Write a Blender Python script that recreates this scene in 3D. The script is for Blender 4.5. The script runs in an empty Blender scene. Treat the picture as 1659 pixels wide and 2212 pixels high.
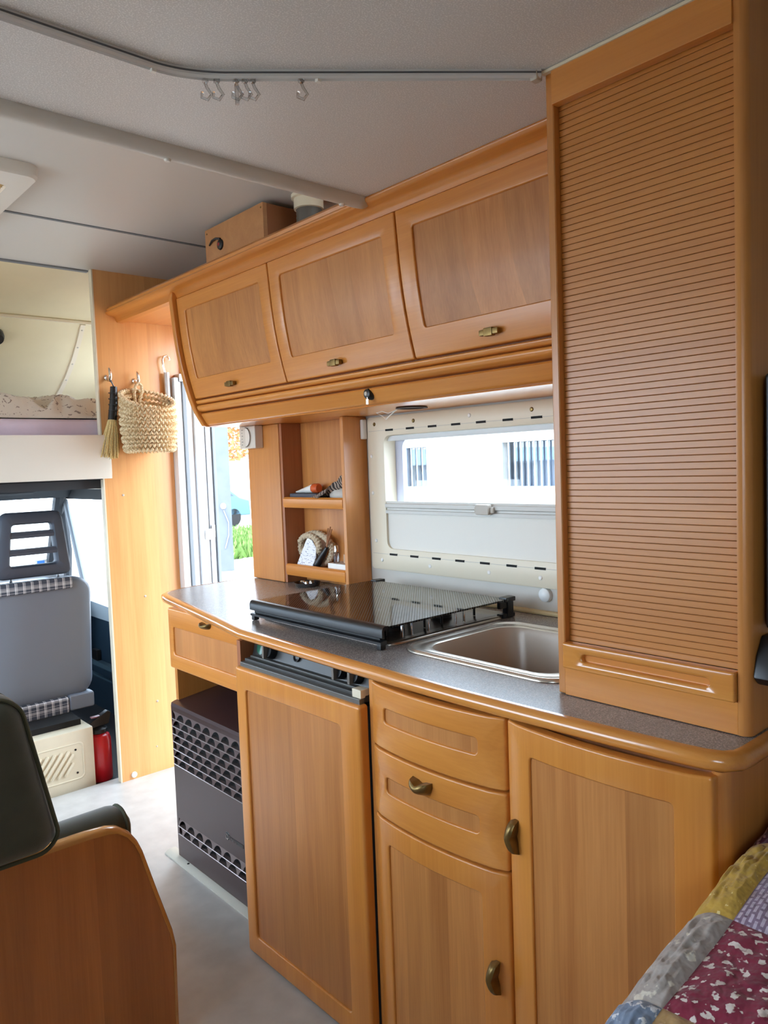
import bpy, bmesh, math, random
from mathutils import Vector, Matrix, noise
random.seed(7)
scene = bpy.context.scene
COL = scene.collection
PI = math.pi

# ------------------------------------------------------------------ camera
IMG_W, IMG_H, FPX = 1659.0, 2212.0, 1644.4
EYE = Vector((0.0, 0.0, 1.22))
pitch, yaw, roll = (math.radians(a) for a in (-3.6127, 41.6818, -2.0953))
fw = Vector((math.sin(yaw)*math.cos(pitch), math.cos(yaw)*math.cos(pitch), math.sin(pitch)))
rt = Vector((math.cos(yaw), -math.sin(yaw), 0.0))
up = rt.cross(fw)
rt2 = rt*math.cos(roll) + up*math.sin(roll)
up2 = -rt*math.sin(roll) + up*math.cos(roll)
cam_data = bpy.data.cameras.new('camera')
cam_data.sensor_fit = 'VERTICAL'
cam_data.sensor_height = 36.0
cam_data.lens = FPX/IMG_H*36.0
cam_data.clip_start = 0.02
cam = bpy.data.objects.new('camera', cam_data)
M = Matrix((rt2, up2, -fw)).transposed().to_4x4()
M.translation = EYE
cam.matrix_world = M
COL.objects.link(cam)
scene.camera = cam

# ------------------------------------------------------------------ world, sun, exposure
scene.view_settings.view_transform = 'Standard'
scene.view_settings.look = 'None'
scene.view_settings.gamma = 1.0
scene.view_settings.use_curve_mapping = False
scene.view_settings.exposure = 1.98
world = bpy.data.worlds.new('sky')
scene.world = world
world.use_nodes = True
bg = world.node_tree.nodes['Background']
bg.inputs['Color'].default_value = (0.74, 0.87, 1.0, 1)
bg.inputs['Strength'].default_value = 3.2
sun_data = bpy.data.lights.new('sun', 'SUN')
sun_data.energy = 3.0
sun_data.angle = 0.009
sun_data.color = (1.0, 0.95, 0.86)
sun = bpy.data.objects.new('sun', sun_data)
sun.rotation_euler = Vector((0.44, -0.10, -0.89)).to_track_quat('-Z', 'Y').to_euler()
sun.location = (-4, 2, 8)
COL.objects.link(sun)
scene.cycles.max_bounces = 8
scene.cycles.diffuse_bounces = 5
scene.cycles.transparent_max_bounces = 10
scene.cycles.sample_clamp_indirect = 8.0
scene.cycles.use_adaptive_sampling = True
scene.cycles.adaptive_threshold = 0.025
scene.cycles.caustics_reflective = False
scene.cycles.caustics_refractive = False
def portal(loc, size_y, size_z, normal):
    # sampling guide at an opening in the shell: gives off no light of its own
    d = bpy.data.lights.new('window_portal', 'AREA')
    d.shape = 'RECTANGLE'; d.size = size_y; d.size_y = size_z
    d.cycles.is_portal = True
    o = bpy.data.objects.new('window_portal', d)
    o.location = loc
    o.rotation_euler = Vector(normal).to_track_quat('-Z', 'Z').to_euler()
    COL.objects.link(o)

# ------------------------------------------------------------------ materials
def lin(c):
    return tuple(((v/255)/12.92 if v/255 <= 0.04045 else ((v/255+0.055)/1.055)**2.4) for v in c) + (1,)
def new_mat(name):
    m = bpy.data.materials.new(name); m.use_nodes = True
    nt = m.node_tree
    return m, nt, nt.nodes['Principled BSDF'], nt.links
def N(nt, kind, **kw):
    n = nt.nodes.new(kind)
    for k, v in kw.items():
        if k in n.inputs: n.inputs[k].default_value = v
        else: setattr(n, k, v)
    return n
def plain(name, rgb, rough=0.5, metal=0.0, spec=0.5, coat=0.0, nscale=0, namt=0.0, bump=0.0, bscale=200, trans=0.0, sheen=0.0):
    m, nt, b, L = new_mat(name)
    b.inputs['Base Color'].default_value = lin(rgb)
    b.inputs['Roughness'].default_value = rough
    b.inputs['Metallic'].default_value = metal
    b.inputs['Specular IOR Level'].default_value = spec
    b.inputs['Coat Weight'].default_value = coat
    b.inputs['Coat Roughness'].default_value = 0.15
    b.inputs['Transmission Weight'].default_value = trans
    b.inputs['Sheen Weight'].default_value = sheen
    geo = N(nt, 'ShaderNodeNewGeometry')
    if namt:
        t = N(nt, 'ShaderNodeTexNoise', Scale=nscale or 6.0, Detail=5.0)
        L.new(geo.outputs['Position'], t.inputs['Vector'])
        r = N(nt, 'ShaderNodeMapRange'); r.inputs['From Min'].default_value = 0.3; r.inputs['From Max'].default_value = 0.7
        r.inputs['To Min'].default_value = 1-namt; r.inputs['To Max'].default_value = 1+namt
        L.new(t.outputs['Fac'], r.inputs['Value'])
        mx = N(nt, 'ShaderNodeVectorMath', operation='SCALE')
        mx.inputs[0].default_value = lin(rgb)[:3]
        L.new(r.outputs['Result'], mx.inputs['Scale']); L.new(mx.outputs['Vector'], b.inputs['Base Color'])
    if bump:
        t = N(nt, 'ShaderNodeTexNoise', Scale=float(bscale), Detail=3.0)
        L.new(geo.outputs['Position'], t.inputs['Vector'])
        bp = N(nt, 'ShaderNodeBump', Strength=bump, Distance=0.002)
        L.new(t.outputs['Fac'], bp.inputs['Height']); L.new(bp.outputs['Normal'], b.inputs['Normal'])
    return m
def wood(name, light, dark, axis='Z', plank=0.0, rough=0.32, coat=0.25, contrast=1.0, offs=0.0, plank_amt=0.10):
    """straight-grained veneer; grain runs along `axis`, optional boards of width `plank`"""
    m, nt, b, L = new_mat(name)
    geo = N(nt, 'ShaderNodeNewGeometry')
    sep = N(nt, 'ShaderNodeSeparateXYZ'); L.new(geo.outputs['Position'], sep.inputs[0])
    long = {'X': 0, 'Y': 1, 'Z': 2}[axis]
    # boards across the grain: every board shifts the pattern and its tone
    cross = {'X': 1, 'Y': 2, 'Z': 1}[axis]
    if plank:
        addp = N(nt, 'ShaderNodeMath', operation='ADD')
        xx = N(nt, 'ShaderNodeMath', operation='MULTIPLY_ADD'); 
        L.new(sep.outputs[0], xx.inputs[0]); xx.inputs[1].default_value = 1.0 if axis == 'Z' else 0.0; xx.inputs[2].default_value = offs
        L.new(sep.outputs[cross], addp.inputs[0]); L.new(xx.outputs[0], addp.inputs[1])
        wob = N(nt, 'ShaderNodeMath', operation='DIVIDE'); wob.inputs[1].default_value = plank
        L.new(addp.outputs[0], wob.inputs[0])
        fl = N(nt, 'ShaderNodeMath', operation='FLOOR'); L.new(wob.outputs[0], fl.inputs[0])
        wn = N(nt, 'ShaderNodeTexWhiteNoise', noise_dimensions='1D'); L.new(fl.outputs[0], wn.inputs['W'])
    mp = N(nt, 'ShaderNodeMapping')
    sc = [22.0, 22.0, 22.0]; sc[long] = 1.1
    mp.inputs['Scale'].default_value = sc
    if plank:
        cmb = N(nt, 'ShaderNodeVectorMath', operation='SCALE'); cmb.inputs['Scale'].default_value = 9.0
        L.new(wn.outputs['Color'], cmb.inputs[0]); 
        ad = N(nt, 'ShaderNodeVectorMath', operation='ADD')
        L.new(geo.outputs['Position'], ad.inputs[0]); L.new(cmb.outputs['Vector'], ad.inputs[1])
        L.new(ad.outputs['Vector'], mp.inputs['Vector'])
    else:
        L.new(geo.outputs['Position'], mp.inputs['Vector'])
    n1 = N(nt, 'ShaderNodeTexNoise', Scale=0.8, Detail=6.0, Roughness=0.6, Distortion=0.6)
    L.new(mp.outputs['Vector'], n1.inputs['Vector'])
    mp2 = N(nt, 'ShaderNodeMapping'); sc2 = [260.0, 260.0, 260.0]; sc2[long] = 7.0
    mp2.inputs['Scale'].default_value = sc2
    L.new(geo.outputs['Position'], mp2.inputs['Vector'])
    n2 = N(nt, 'ShaderNodeTexNoise', Scale=1.0, Detail=3.0); L.new(mp2.outputs['Vector'], n2.inputs['Vector'])
    mixf = N(nt, 'ShaderNodeMath', operation='MULTIPLY_ADD'); mixf.inputs[1].default_value = 0.28
    L.new(n2.outputs['Fac'], mixf.inputs[0])
    m1 = N(nt, 'ShaderNodeMath', operation='MULTIPLY'); m1.inputs[1].default_value = 0.78
    L.new(n1.outputs['Fac'], m1.inputs[0]); L.new(m1.outputs[0], mixf.inputs[2])
    ramp = N(nt, 'ShaderNodeValToRGB')
    ramp.color_ramp.elements[0].position = 0.5-0.20/contrast; ramp.color_ramp.elements[1].position = 0.5+0.20/contrast
    ramp.color_ramp.elements[0].color = lin(dark); ramp.color_ramp.elements[1].color = lin(light)
    L.new(mixf.outputs[0], ramp.inputs['Fac'])
    col = ramp.outputs['Color']
    if plank:
        r = N(nt, 'ShaderNodeMapRange'); r.inputs['To Min'].default_value = 1-plank_amt; r.inputs['To Max'].default_value = 1+plank_amt
        L.new(wn.outputs['Value'], r.inputs['Value'])
        v = N(nt, 'ShaderNodeVectorMath', operation='SCALE'); L.new(col, v.inputs[0]); L.new(r.outputs['Result'], v.inputs['Scale'])
        col = v.outputs['Vector']
    L.new(col, b.inputs['Base Color'])
    b.inputs['Roughness'].default_value = rough
    b.inputs['Coat Weight'].default_value = coat
    b.inputs['Coat Roughness'].default_value = 0.22
    return m
def speckle(name, base, spot, scale, thr, rough, bump=0.0, spec=0.5):
    m, nt, b, L = new_mat(name)
    geo = N(nt, 'ShaderNodeNewGeometry')
    t = N(nt, 'ShaderNodeTexNoise', Scale=scale, Detail=2.0); L.new(geo.outputs['Position'], t.inputs['Vector'])
    r = N(nt, 'ShaderNodeValToRGB'); r.color_ramp.elements[0].position = thr; r.color_ramp.elements[1].position = thr+0.12
    r.color_ramp.elements[0].color = lin(base); r.color_ramp.elements[1].color = lin(spot)
    L.new(t.outputs['Fac'], r.inputs['Fac']); L.new(r.outputs['Color'], b.inputs['Base Color'])
    b.inputs['Roughness'].default_value = rough
    b.inputs['Specular IOR Level'].default_value = spec
    if bump:
        bp = N(nt, 'ShaderNodeBump', Strength=bump, Distance=0.002)
        L.new(t.outputs['Fac'], bp.inputs['Height']); L.new(bp.outputs['Normal'], b.inputs['Normal'])
    return m
def glass(name, tint=(1, 1, 1), refl=0.08, rough=0.02):
    m, nt, b, L = new_mat(name); nt.nodes.remove(b)
    out = nt.nodes['Material Output']
    tr = N(nt, 'ShaderNodeBsdfTransparent'); tr.inputs['Color'].default_value = (*tint, 1)
    gl = N(nt, 'ShaderNodeBsdfGlossy'); gl.inputs['Roughness'].default_value = rough
    lw = N(nt, 'ShaderNodeLayerWeight', Blend=0.25)
    mr = N(nt, 'ShaderNodeMapRange'); mr.inputs['To Min'].default_value = refl*0.5; mr.inputs['To Max'].default_value = min(1, refl*6)
    L.new(lw.outputs['Fresnel'], mr.inputs['Value'])
    mx = N(nt, 'ShaderNodeMixShader')
    L.new(mr.outputs['Result'], mx.inputs['Fac']); L.new(tr.outputs[0], mx.inputs[1]); L.new(gl.outputs[0], mx.inputs[2])
    L.new(mx.outputs[0], out.inputs['Surface'])
    return m

W_FRAME_Z = wood('honey_wood_upright', (222, 148, 68), (194, 116, 45), 'Z', 0, 0.30, 0.35, 0.8)
W_FRAME_Y = wood('honey_wood_lengthwise', (222, 148, 68), (194, 116, 45), 'Y', 0, 0.30, 0.35, 0.8)
W_FRAME_X = wood('honey_wood_crosswise', (222, 148, 68), (194, 116, 45), 'X', 0, 0.30, 0.35, 0.8)
W_PANEL = wood('veneer_panel_upright', (206, 140, 76), (169, 103, 47), 'Z', 0.083, 0.42, 0.10, 0.9)
W_PANEL_B = wood('veneer_panel_wide_boards', (206, 140, 76), (163, 97, 43), 'Z', 0.12, 0.42, 0.10, 1.0, 0.037)
W_SIDE = wood('veneer_side_upright', (212, 143, 74), (181, 111, 49), 'Z', 0.11, 0.34, 0.25, 0.8)
W_PART = wood('beech_partition', (232, 174, 112), (210, 146, 84), 'Z', 0.13, 0.34, 0.25, 0.9, 0.02, 0.06)
W_RED = wood('reddish_carcass', (176, 110, 70), (140, 82, 50), 'Z', 0.0, 0.4, 0.1, 0.8)
W_TAMB = wood('tambour_wood', (206, 136, 64), (180, 109, 43), 'Y', 0, 0.38, 0.2, 0.7)
W_NOSE = wood('lacquered_edge_wood', (222, 150, 72), (194, 118, 48), 'Y', 0, 0.16, 0.7, 0.8)
W_PLY = wood('plain_ply_box', (196, 142, 92), (172, 116, 72), 'X', 0, 0.5, 0.0, 0.8)
W_BENCH = wood('bench_wood', (196, 124, 62), (158, 92, 42), 'Z', 0.13, 0.28, 0.4, 0.9, 0.05)
M_BACK = plain('dark_brown_core', (60, 36, 22), 0.7)
M_CEIL = speckle('ceiling_vinyl', (211, 210, 210), (234, 233, 233), 420.0, 0.50, 0.42, 0.10)
M_CEIL2 = plain('far_ceiling_vinyl', (214, 213, 210), 0.4, bump=0.1, bscale=300)
M_CREAM = plain('cream_vinyl', (226, 214, 178), 0.5, namt=0.03)
M_WALLG = plain('grey_wall_vinyl', (196, 190, 180), 0.5, namt=0.03)
M_FLOOR = plain('grey_vinyl_floor', (188, 186, 182), 0.38, nscale=14, namt=0.10, bump=0.06, bscale=120)
M_LAM = speckle('grey_laminate', (116, 110, 107), (164, 157, 152), 520.0, 0.48, 0.24, 0.04)
M_BEIGE = plain('beige_plastic', (226, 214, 190), 0.38)
M_GREYPL = plain('light_grey_plastic', (190, 182, 170), 0.4)
M_WHITEPL = plain('white_plastic', (232, 230, 224), 0.4)
M_BLACK = plain('black_plastic', (22, 22, 24), 0.35)
M_DARK = plain('near_black', (10, 9, 9), 0.8)
M_BRASS = plain('antique_brass', (128, 104, 62), 0.36, metal=0.85, nscale=60, namt=0.2)
M_CHROME = plain('chrome', (225, 225, 225), 0.12, metal=1.0)
M_ALU = plain('grey_aluminium', (186, 188, 192), 0.32, metal=0.7)
M_RAIL = plain('pale_rail_enamel', (228, 228, 230), 0.25, metal=0.15)
M_STEEL = plain('sink_steel', (206, 196, 182), 0.24, metal=0.75)
M_SINK = plain('beige_sink_enamel', (164, 149, 134), 0.32, metal=0.1)
M_BLIND = None
def translucent(name, rgb, amt=0.4):
    m, nt, b, L = new_mat(name)
    b.inputs['Base Color'].default_value = lin(rgb); b.inputs['Roughness'].default_value = 0.7
    t = N(nt, 'ShaderNodeBsdfTranslucent'); t.inputs['Color'].default_value = lin(rgb)
    mx = N(nt, 'ShaderNodeMixShader'); mx.inputs['Fac'].default_value = amt
    out = nt.nodes['Material Output']
    L.new(b.outputs[0], mx.inputs[1]); L.new(t.outputs[0], mx.inputs[2]); L.new(mx.outputs[0], out.inputs['Surface'])
    return m
M_BLIND = translucent('blind_cloth', (232, 228, 220), 0.16)
M_CLEAR = glass('window_acrylic', (0.94, 0.97, 1.0), 0.05)
M_CLEARPL = glass('clear_plastic', (0.88, 0.88, 0.88), 0.22, 0.1)
M_HEATER = plain('brown_heater_enamel', (64, 42, 40), 0.34, metal=0.1, coat=0.15)
M_HEATER2 = plain('heater_ledge_enamel', (120, 104, 100), 0.22, metal=0.5, coat=0.4)
M_RED = plain('red_enamel', (196, 22, 34), 0.3, coat=0.4)
M_SEATG = plain('grey_seat_vinyl', (122, 130, 142), 0.42, bump=0.1, bscale=500)
M_HEADG = plain('dark_grey_foam', (78, 84, 96), 0.55)
M_GREEN = plain('dark_green_velour', (58, 60, 46), 0.9, nscale=30, namt=0.12, sheen=0.4, bump=0.15, bscale=600)
M_NAVY = plain('navy_plastic', (34, 52, 66), 0.4)
M_DASH = plain('dark_headliner', (60, 62, 66), 0.7)
M_DOORALU = plain('white_door_profile', (214, 218, 222), 0.35)
M_RUBBER = plain('grey_rubber', (120, 126, 132), 0.5)

# ------------------------------------------------------------------ mesh helpers
class MB:
    def __init__(self): self.v = []; self.f = []
    def add(self, vs, fs):
        o = len(self.v); self.v += [tuple(p) for p in vs]; self.f += [tuple(i+o for i in f) for f in fs]; return self
    def box(self, lo, hi):
        x0, y0, z0 = lo; x1, y1, z1 = hi
        return self.add([(x0,y0,z0),(x1,y0,z0),(x1,y1,z0),(x0,y1,z0),(x0,y0,z1),(x1,y0,z1),(x1,y1,z1),(x0,y1,z1)],
                        [(0,3,2,1),(4,5,6,7),(0,1,5,4),(1,2,6,5),(2,3,7,6),(3,0,4,7)])
    def prism(self, pts, axis, a, b):
        """closed 2-D outline swept along an axis; pts are the other two coordinates in xyz order"""
        n = len(pts)
        def mk(p, t): return {'X': (t, p[0], p[1]), 'Y': (p[0], t, p[1]), 'Z': (p[0], p[1], t)}[axis]
        vs = [mk(p, a) for p in pts] + [mk(p, b) for p in pts]
        fs = [(i, (i+1) % n, n+(i+1) % n, n+i) for i in range(n)] + [tuple(range(n))[::-1], tuple(range(n, 2*n))]
        return self.add(vs, fs)
    def loops(self, loops, cap0=True, cap1=True, closed=True):
        n = len(loops[0]); vs = [p for l in loops for p in l]; fs = []
        for k in range(len(loops)-1):
            for i in range(n if closed else n-1):
                j = (i+1) % n
                fs.append((k*n+i, k*n+j, (k+1)*n+j, (k+1)*n+i))
        if cap0: fs.append(tuple(range(n))[::-1])
        if cap1: fs.append(tuple((len(loops)-1)*n+i for i in range(n)))
        return self.add(vs, fs)
    def tube(self, path, r, seg=10, caps=True, radii=None, flat=1.0):
        P = [Vector(p) for p in path]; L = []
        up0 = None
        for i, p in enumerate(P):
            t = (P[min(i+1, len(P)-1)] - P[max(i-1, 0)]).normalized()
            if up0 is None:
                up0 = Vector((0, 0, 1)) if abs(t.z) < 0.9 else Vector((1, 0, 0))
            s = t.cross(up0)
            if s.length < 1e-5: s = t.cross(Vector((0.3, 0.7, 0.2)))
            s.normalize(); u = s.cross(t).normalized(); up0 = u
            rr = radii[i] if radii else r
            L.append([p + (s*math.cos(2*PI*k/seg) + u*flat*math.sin(2*PI*k/seg))*rr for k in range(seg)])
        return self.loops(L, caps, caps)
    def lathe(self, prof, c, axis='Z', seg=24, cap=True):
        c = Vector(c); L = []
        ax = {'X': (Vector((1,0,0)), Vector((0,1,0)), Vector((0,0,1))), 'Y': (Vector((0,1,0)), Vector((0,0,1)), Vector((1,0,0))), 'Z': (Vector((0,0,1)), Vector((1,0,0)), Vector((0,1,0)))}[axis] if isinstance(axis, str) else axis
        for r, h in prof:
            r = max(r, 1e-5)
            L.append([c + ax[0]*h + (ax[1]*math.cos(2*PI*k/seg) + ax[2]*math.sin(2*PI*k/seg))*r for k in range(seg)])
        return self.loops(L, cap, cap)
    def grid(self, fn, nu, nv):
        vs = [fn(i/nu, j/nv) for j in range(nv+1) for i in range(nu+1)]
        fs = [(j*(nu+1)+i, j*(nu+1)+i+1, (j+1)*(nu+1)+i+1, (j+1)*(nu+1)+i) for j in range(nv) for i in range(nu)]
        return self.add(vs, fs)
    def build(self, name, mat, parent=None, bevel=0.0, seg=2, smooth=35, label=None, fix=True, wn=False):
        me = bpy.data.meshes.new(name)
        bm = bmesh.new()
        vv = [bm.verts.new(p) for p in self.v]
        for f in self.f:
            try: bm.faces.new([vv[i] for i in f])
            except ValueError: pass
        if fix: bmesh.ops.recalc_face_normals(bm, faces=bm.faces)
        if bevel:
            bm.normal_update()
            es = [e for e in bm.edges if len(e.link_faces) == 2 and e.calc_face_angle(0) > math.radians(40)]
            bmesh.ops.bevel(bm, geom=es, offset=bevel, segments=seg, profile=0.6, affect='EDGES', clamp_overlap=True)
        bm.to_mesh(me); bm.free()
        me.materials.append(mat)
        if smooth:
            me.shade_smooth(); me.set_sharp_from_angle(angle=math.radians(smooth))
        o = link(name, me, parent, label)
        if bevel or wn:
            md = o.modifiers.new('weighted_normals', 'WEIGHTED_NORMAL'); md.keep_sharp = True
        return o
def link(name, me, parent=None, label=None):
    o = bpy.data.objects.new(name, me); COL.objects.link(o)
    if parent is not None:
        o.parent = parent
        w = world_of(parent)
        o.matrix_parent_inverse = w.inverted()
    if label: o['label'] = label
    return o
def world_of(o):
    m = Matrix.LocRotScale(o.location, o.rotation_euler.to_quaternion(), o.scale)
    if o.parent is not None: m = world_of(o.parent) @ o.matrix_parent_inverse @ m
    return m
def tag(o, label, cat, group=None, kind=None):
    if label: o['label'] = label
    if cat: o['category'] = cat
    if group: o['group'] = group
    if kind: o['kind'] = kind
    return o
def thing(name, label, cat, loc, group=None, kind=None):
    o = bpy.data.objects.new(name, None); COL.objects.link(o)
    o.location = loc; o.empty_display_size = 0.05
    return tag(o, label, cat, group, kind)
def struct(o, label=None, cat=None):
    return tag(o, label, cat, None, 'structure')
def box(name, lo, hi, mat, parent=None, bevel=0.0, seg=2, label=None):
    return MB().box(lo, hi).build(name, mat, parent, bevel, seg, label=label)
def boxes(name, lst, mat, parent=None, bevel=0.0, seg=2, label=None):
    m = MB()
    for lo, hi in lst: m.box(lo, hi)
    return m.build(name, mat, parent, bevel, seg, label=label)
def rr_loop(s0, s1, t0, t1, r, k=5, m=6):
    """rounded rectangle outline, counter-clockwise, always the same number of points"""
    r = min(r, (s1-s0)/2-1e-4, (t1-t0)/2-1e-4); P = []
    cs = [(s1-r, t0+r, -PI/2), (s1-r, t1-r, 0), (s0+r, t1-r, PI/2), (s0+r, t0+r, PI)]
    for i, (cx, cy, a0) in enumerate(cs):
        arc = [(cx + r*math.cos(a0+PI/2*q/k), cy + r*math.sin(a0+PI/2*q/k)) for q in range(k+1)]
        P += arc
        nx = cs[(i+1) % 4]; a1 = nx[2]
        b = (nx[0] + r*math.cos(a1), nx[1] + r*math.sin(a1)); a = arc[-1]
        P += [(a[0]+(b[0]-a[0])*q/(m+1), a[1]+(b[1]-a[1])*q/(m+1)) for q in range(1, m+1)]
    return P
def inset(P, c, d):
    return P
def framed_front(parent, name, fmap, s0, s1, t0, t1, bl, br, bb, bt, thick=0.018, recess=0.006, cr=0.018, orad=0.004,
                 mf=None, mp=None, rnd=0.004, m=8, label=None, hole_only=False):
    """a cabinet front: frame with a rounded opening (one mesh) and a recessed panel (its child)"""
    g = lambda P, n: [fmap(s, t, n) for s, t in P]
    o0 = rr_loop(s0, s1, t0, t1, orad, 5, m)
    o1 = rr_loop(s0+rnd, s1-rnd, t0+rnd, t1-rnd, max(orad-rnd*0.5, 0.002), 5, m)
    om = rr_loop(s0+rnd*0.3, s1-rnd*0.3, t0+rnd*0.3, t1-rnd*0.3, orad, 5, m)
    i0 = rr_loop(s0+bl, s1-br, t0+bb, t1-bt, cr, 5, m)
    e = 0.003
    i1 = rr_loop(s0+bl+e, s1-br-e, t0+bb+e, t1-bt-e, max(cr-e, 0.003), 5, m)
    mid = [((a[0]+b[0])/2, (a[1]+b[1])/2) for a, b in zip(o1, i0)]
    mb = MB().loops([g(o0, -thick), g(o0, -rnd), g(om, -rnd*0.3), g(o1, 0), g(mid, 0), g(i0, 0), g(i1, -recess*0.5), g(i1, -recess-0.002), g(i1, -thick)], False, False)
    # close the back
    n = len(o0)
    mb.f += [(i, (i+1) % n, 8*n+(i+1) % n, 8*n+i) for i in range(n)]
    fr = mb.build(name, mf or W_FRAME_Z, parent, smooth=60, label=label, wn=True)
    if hole_only: return fr
    ce = ((s0+bl+s1-br)/2, (t0+bb+t1-bt)/2)
    ip = rr_loop(s0+bl+e*0.5, s1-br-e*0.5, t0+bb+e*0.5, t1-bt-e*0.5, cr, 5, m)
    sh = lambda q: [(ce[0]+(a-ce[0])*q, ce[1]+(b-ce[1])*q) for a, b in ip]
    ML = [g(ip, -thick+0.001)] + [g(sh(q), -recess) for q in (1.0, 0.8, 0.6, 0.4, 0.2, 0.05)]
    MB().loops(ML, True, True).build('panel', mp or W_PANEL, fr, smooth=40)
    return fr
def half_moon_handle(parent, c, ydir, zdir, ndir, length=0.052, height=0.020, proj=0.022):
    """antique brass crescent pull"""
    c, ydir, zdir, ndir = Vector(c), Vector(ydir).normalized(), Vector(zdir).normalized(), Vector(ndir).normalized()
    L = []
    for i in range(13):
        a = -1+2*i/12
        w = math.sqrt(max(0, 1-a*a))
        zt = height*(0.18+0.10*a*a) - height*0.16*math.exp(-(a*4)**2)     # shallow notch in the straight side
        zb = -height*(0.12+0.75*w)
        ring = []
        for k in range(11):
            b = k/10
            z = zt+(zb-zt)*b
            n = 0.0015+proj*w**0.7*(math.sin(PI*min(1, 0.28+b*0.72))**0.75)*(0.75+0.25*w)
            ring.append(c + ydir*(a*length/2) + zdir*z + ndir*max(n, 0.0015))
        ring.append(c + ydir*(a*length/2) + zdir*zb); ring.append(c + ydir*(a*length/2) + zdir*zt)
        L.append(ring)
    h = MB().loops(L, True, True).build('handle', M_BRASS, parent, label='antique brass half-moon handle')
    return h

# ================================================================== THE SETTING
XW = 1.585          # inner face of the kitchen side wall
ZW = 0.82           # worktop height
ZN = 1.843          # near (dropped) ceiling
ZF = 1.997          # far ceiling
XL = -0.66          # left side wall
floor = struct(box('floor', (XL, -2.2, -0.04), (XW+0.05, 2.97, 0.0), M_FLOOR), 'grey mottled vinyl floor of the camper aisle', 'floor')
struct(box('floor_cab', (XL, 2.97, -0.06), (XW+0.05, 4.75, -0.02), M_DASH), 'dark cab floor beyond the wooden partition', 'floor')
# kitchen side wall with the window and the entrance opening
WY0, WY1, WZ0, WZ1 = 0.944, 1.762, 0.953, 1.310
DY0, DY1 = 2.425, 2.900
boxes('wall_right', [((XW, -2.2, 0), (XW+0.035, WY0, 2.05)), ((XW, WY0, 0), (XW+0.035, WY1, WZ0)), ((XW, WY0, WZ1), (XW+0.035, WY1, 2.05)),
      ((XW, WY1, 0), (XW+0.035, DY0, 2.05)), ((XW, DY0, 1.80), (XW+0.035, DY1, 2.05)), ((XW, DY1, 0), (XW+0.035, 2.95, 2.05)), ((XW, DY0, -0.3), (XW+0.035, DY1, -0.04))], M_WALLG)
struct(bpy.data.objects['wall_right'], 'pale grey side wall behind the sink and hob', 'wall')
# left wall with a dinette window and an added rear opening for extra light
LY0, LY1, LZ0, LZ1 = 1.15, 2.75, 0.86, 1.62
RY0, RY1, RZ0, RZ1 = -1.05, -0.35, 1.05, 1.50
lw = [((XL-0.035, -2.2, 0), (XL, RY0, 2.05)), ((XL-0.035, RY0, 0), (XL, RY1, RZ0)), ((XL-0.035, RY0, RZ1), (XL, RY1, 2.05)), ((XL-0.035, RY1, 0), (XL, LY0, 2.05)), ((XL-0.035, LY0, 0), (XL, LY1, LZ0)), ((XL-0.035, LY0, LZ1), (XL, LY1, 2.05)), ((XL-0.035, LY1, 0), (XL, 2.95, 2.05))]
struct(boxes('wall_left', lw, M_CREAM), 'cream side wall with a dinette window on the viewer side', 'wall')
struct(box('wall_rear', (XL, -2.235, 0), (XW, -2.2, 2.05), M_CREAM), 'cream rear wall behind the viewer', 'wall')
struct(box('window_2', (XL-0.02, LY0, LZ0), (XL-0.015, LY1, LZ1), M_CLEAR), 'large clear dinette window pane on the left wall', 'window')
struct(box('window_fill_rear', (XL-0.02, RY0, RZ0), (XL-0.015, RY1, RZ1), M_CLEAR), 'added clear pane behind the viewer letting in extra light', 'window')  # added unseen opening so more daylight reaches the rear
portal((XL-0.04, (RY0+RY1)/2, (RZ0+RZ1)/2), RY1-RY0, RZ1-RZ0, (1, 0, 0))
portal((XL-0.04, (LY0+LY1)/2, (LZ0+LZ1)/2), LY1-LY0, LZ1-LZ0, (1, 0, 0))
portal((XW+0.06, (WY0+WY1)/2, 1.2), 0.82, 0.22, (-1, 0, 0))
portal((XW+0.06, (DY0+DY1)/2, 0.88), 0.46, 1.78, (-1, 0, 0))
# ceilings: dropped near part, higher far part, with thin seam strips
struct(box('ceiling', (XL, -2.2, ZN), (XW, 1.372, ZN+0.10), M_CEIL), 'sparkly pale grey dropped ceiling crossed by the curtain rail', 'ceiling')
HX0, HX1, HY0, HY1 = -0.02, 0.60, 2.07, 2.46       # roof hatch opening
cf = [((XL, 1.30, ZF), (XW, HY0, ZF+0.05)), ((XL, HY0, ZF), (HX0, HY1, ZF+0.05)), ((HX1, HY0, ZF), (XW, HY1, ZF+0.05)), ((XL, HY1, ZF), (XW, 2.96, ZF+0.05))]
c2 = struct(boxes('ceiling_far', cf, M_CEIL2), 'smooth grey higher ceiling in front of the cab bed', 'ceiling')
box('seam_strip', (0.70, 2.404, ZF-0.003), (1.40, 2.416, ZF), M_RUBBER, c2)
box('seam_strip', (XL, 2.935, ZF-0.006), (1.15, 2.955, ZF), M_RUBBER, c2)
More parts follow.
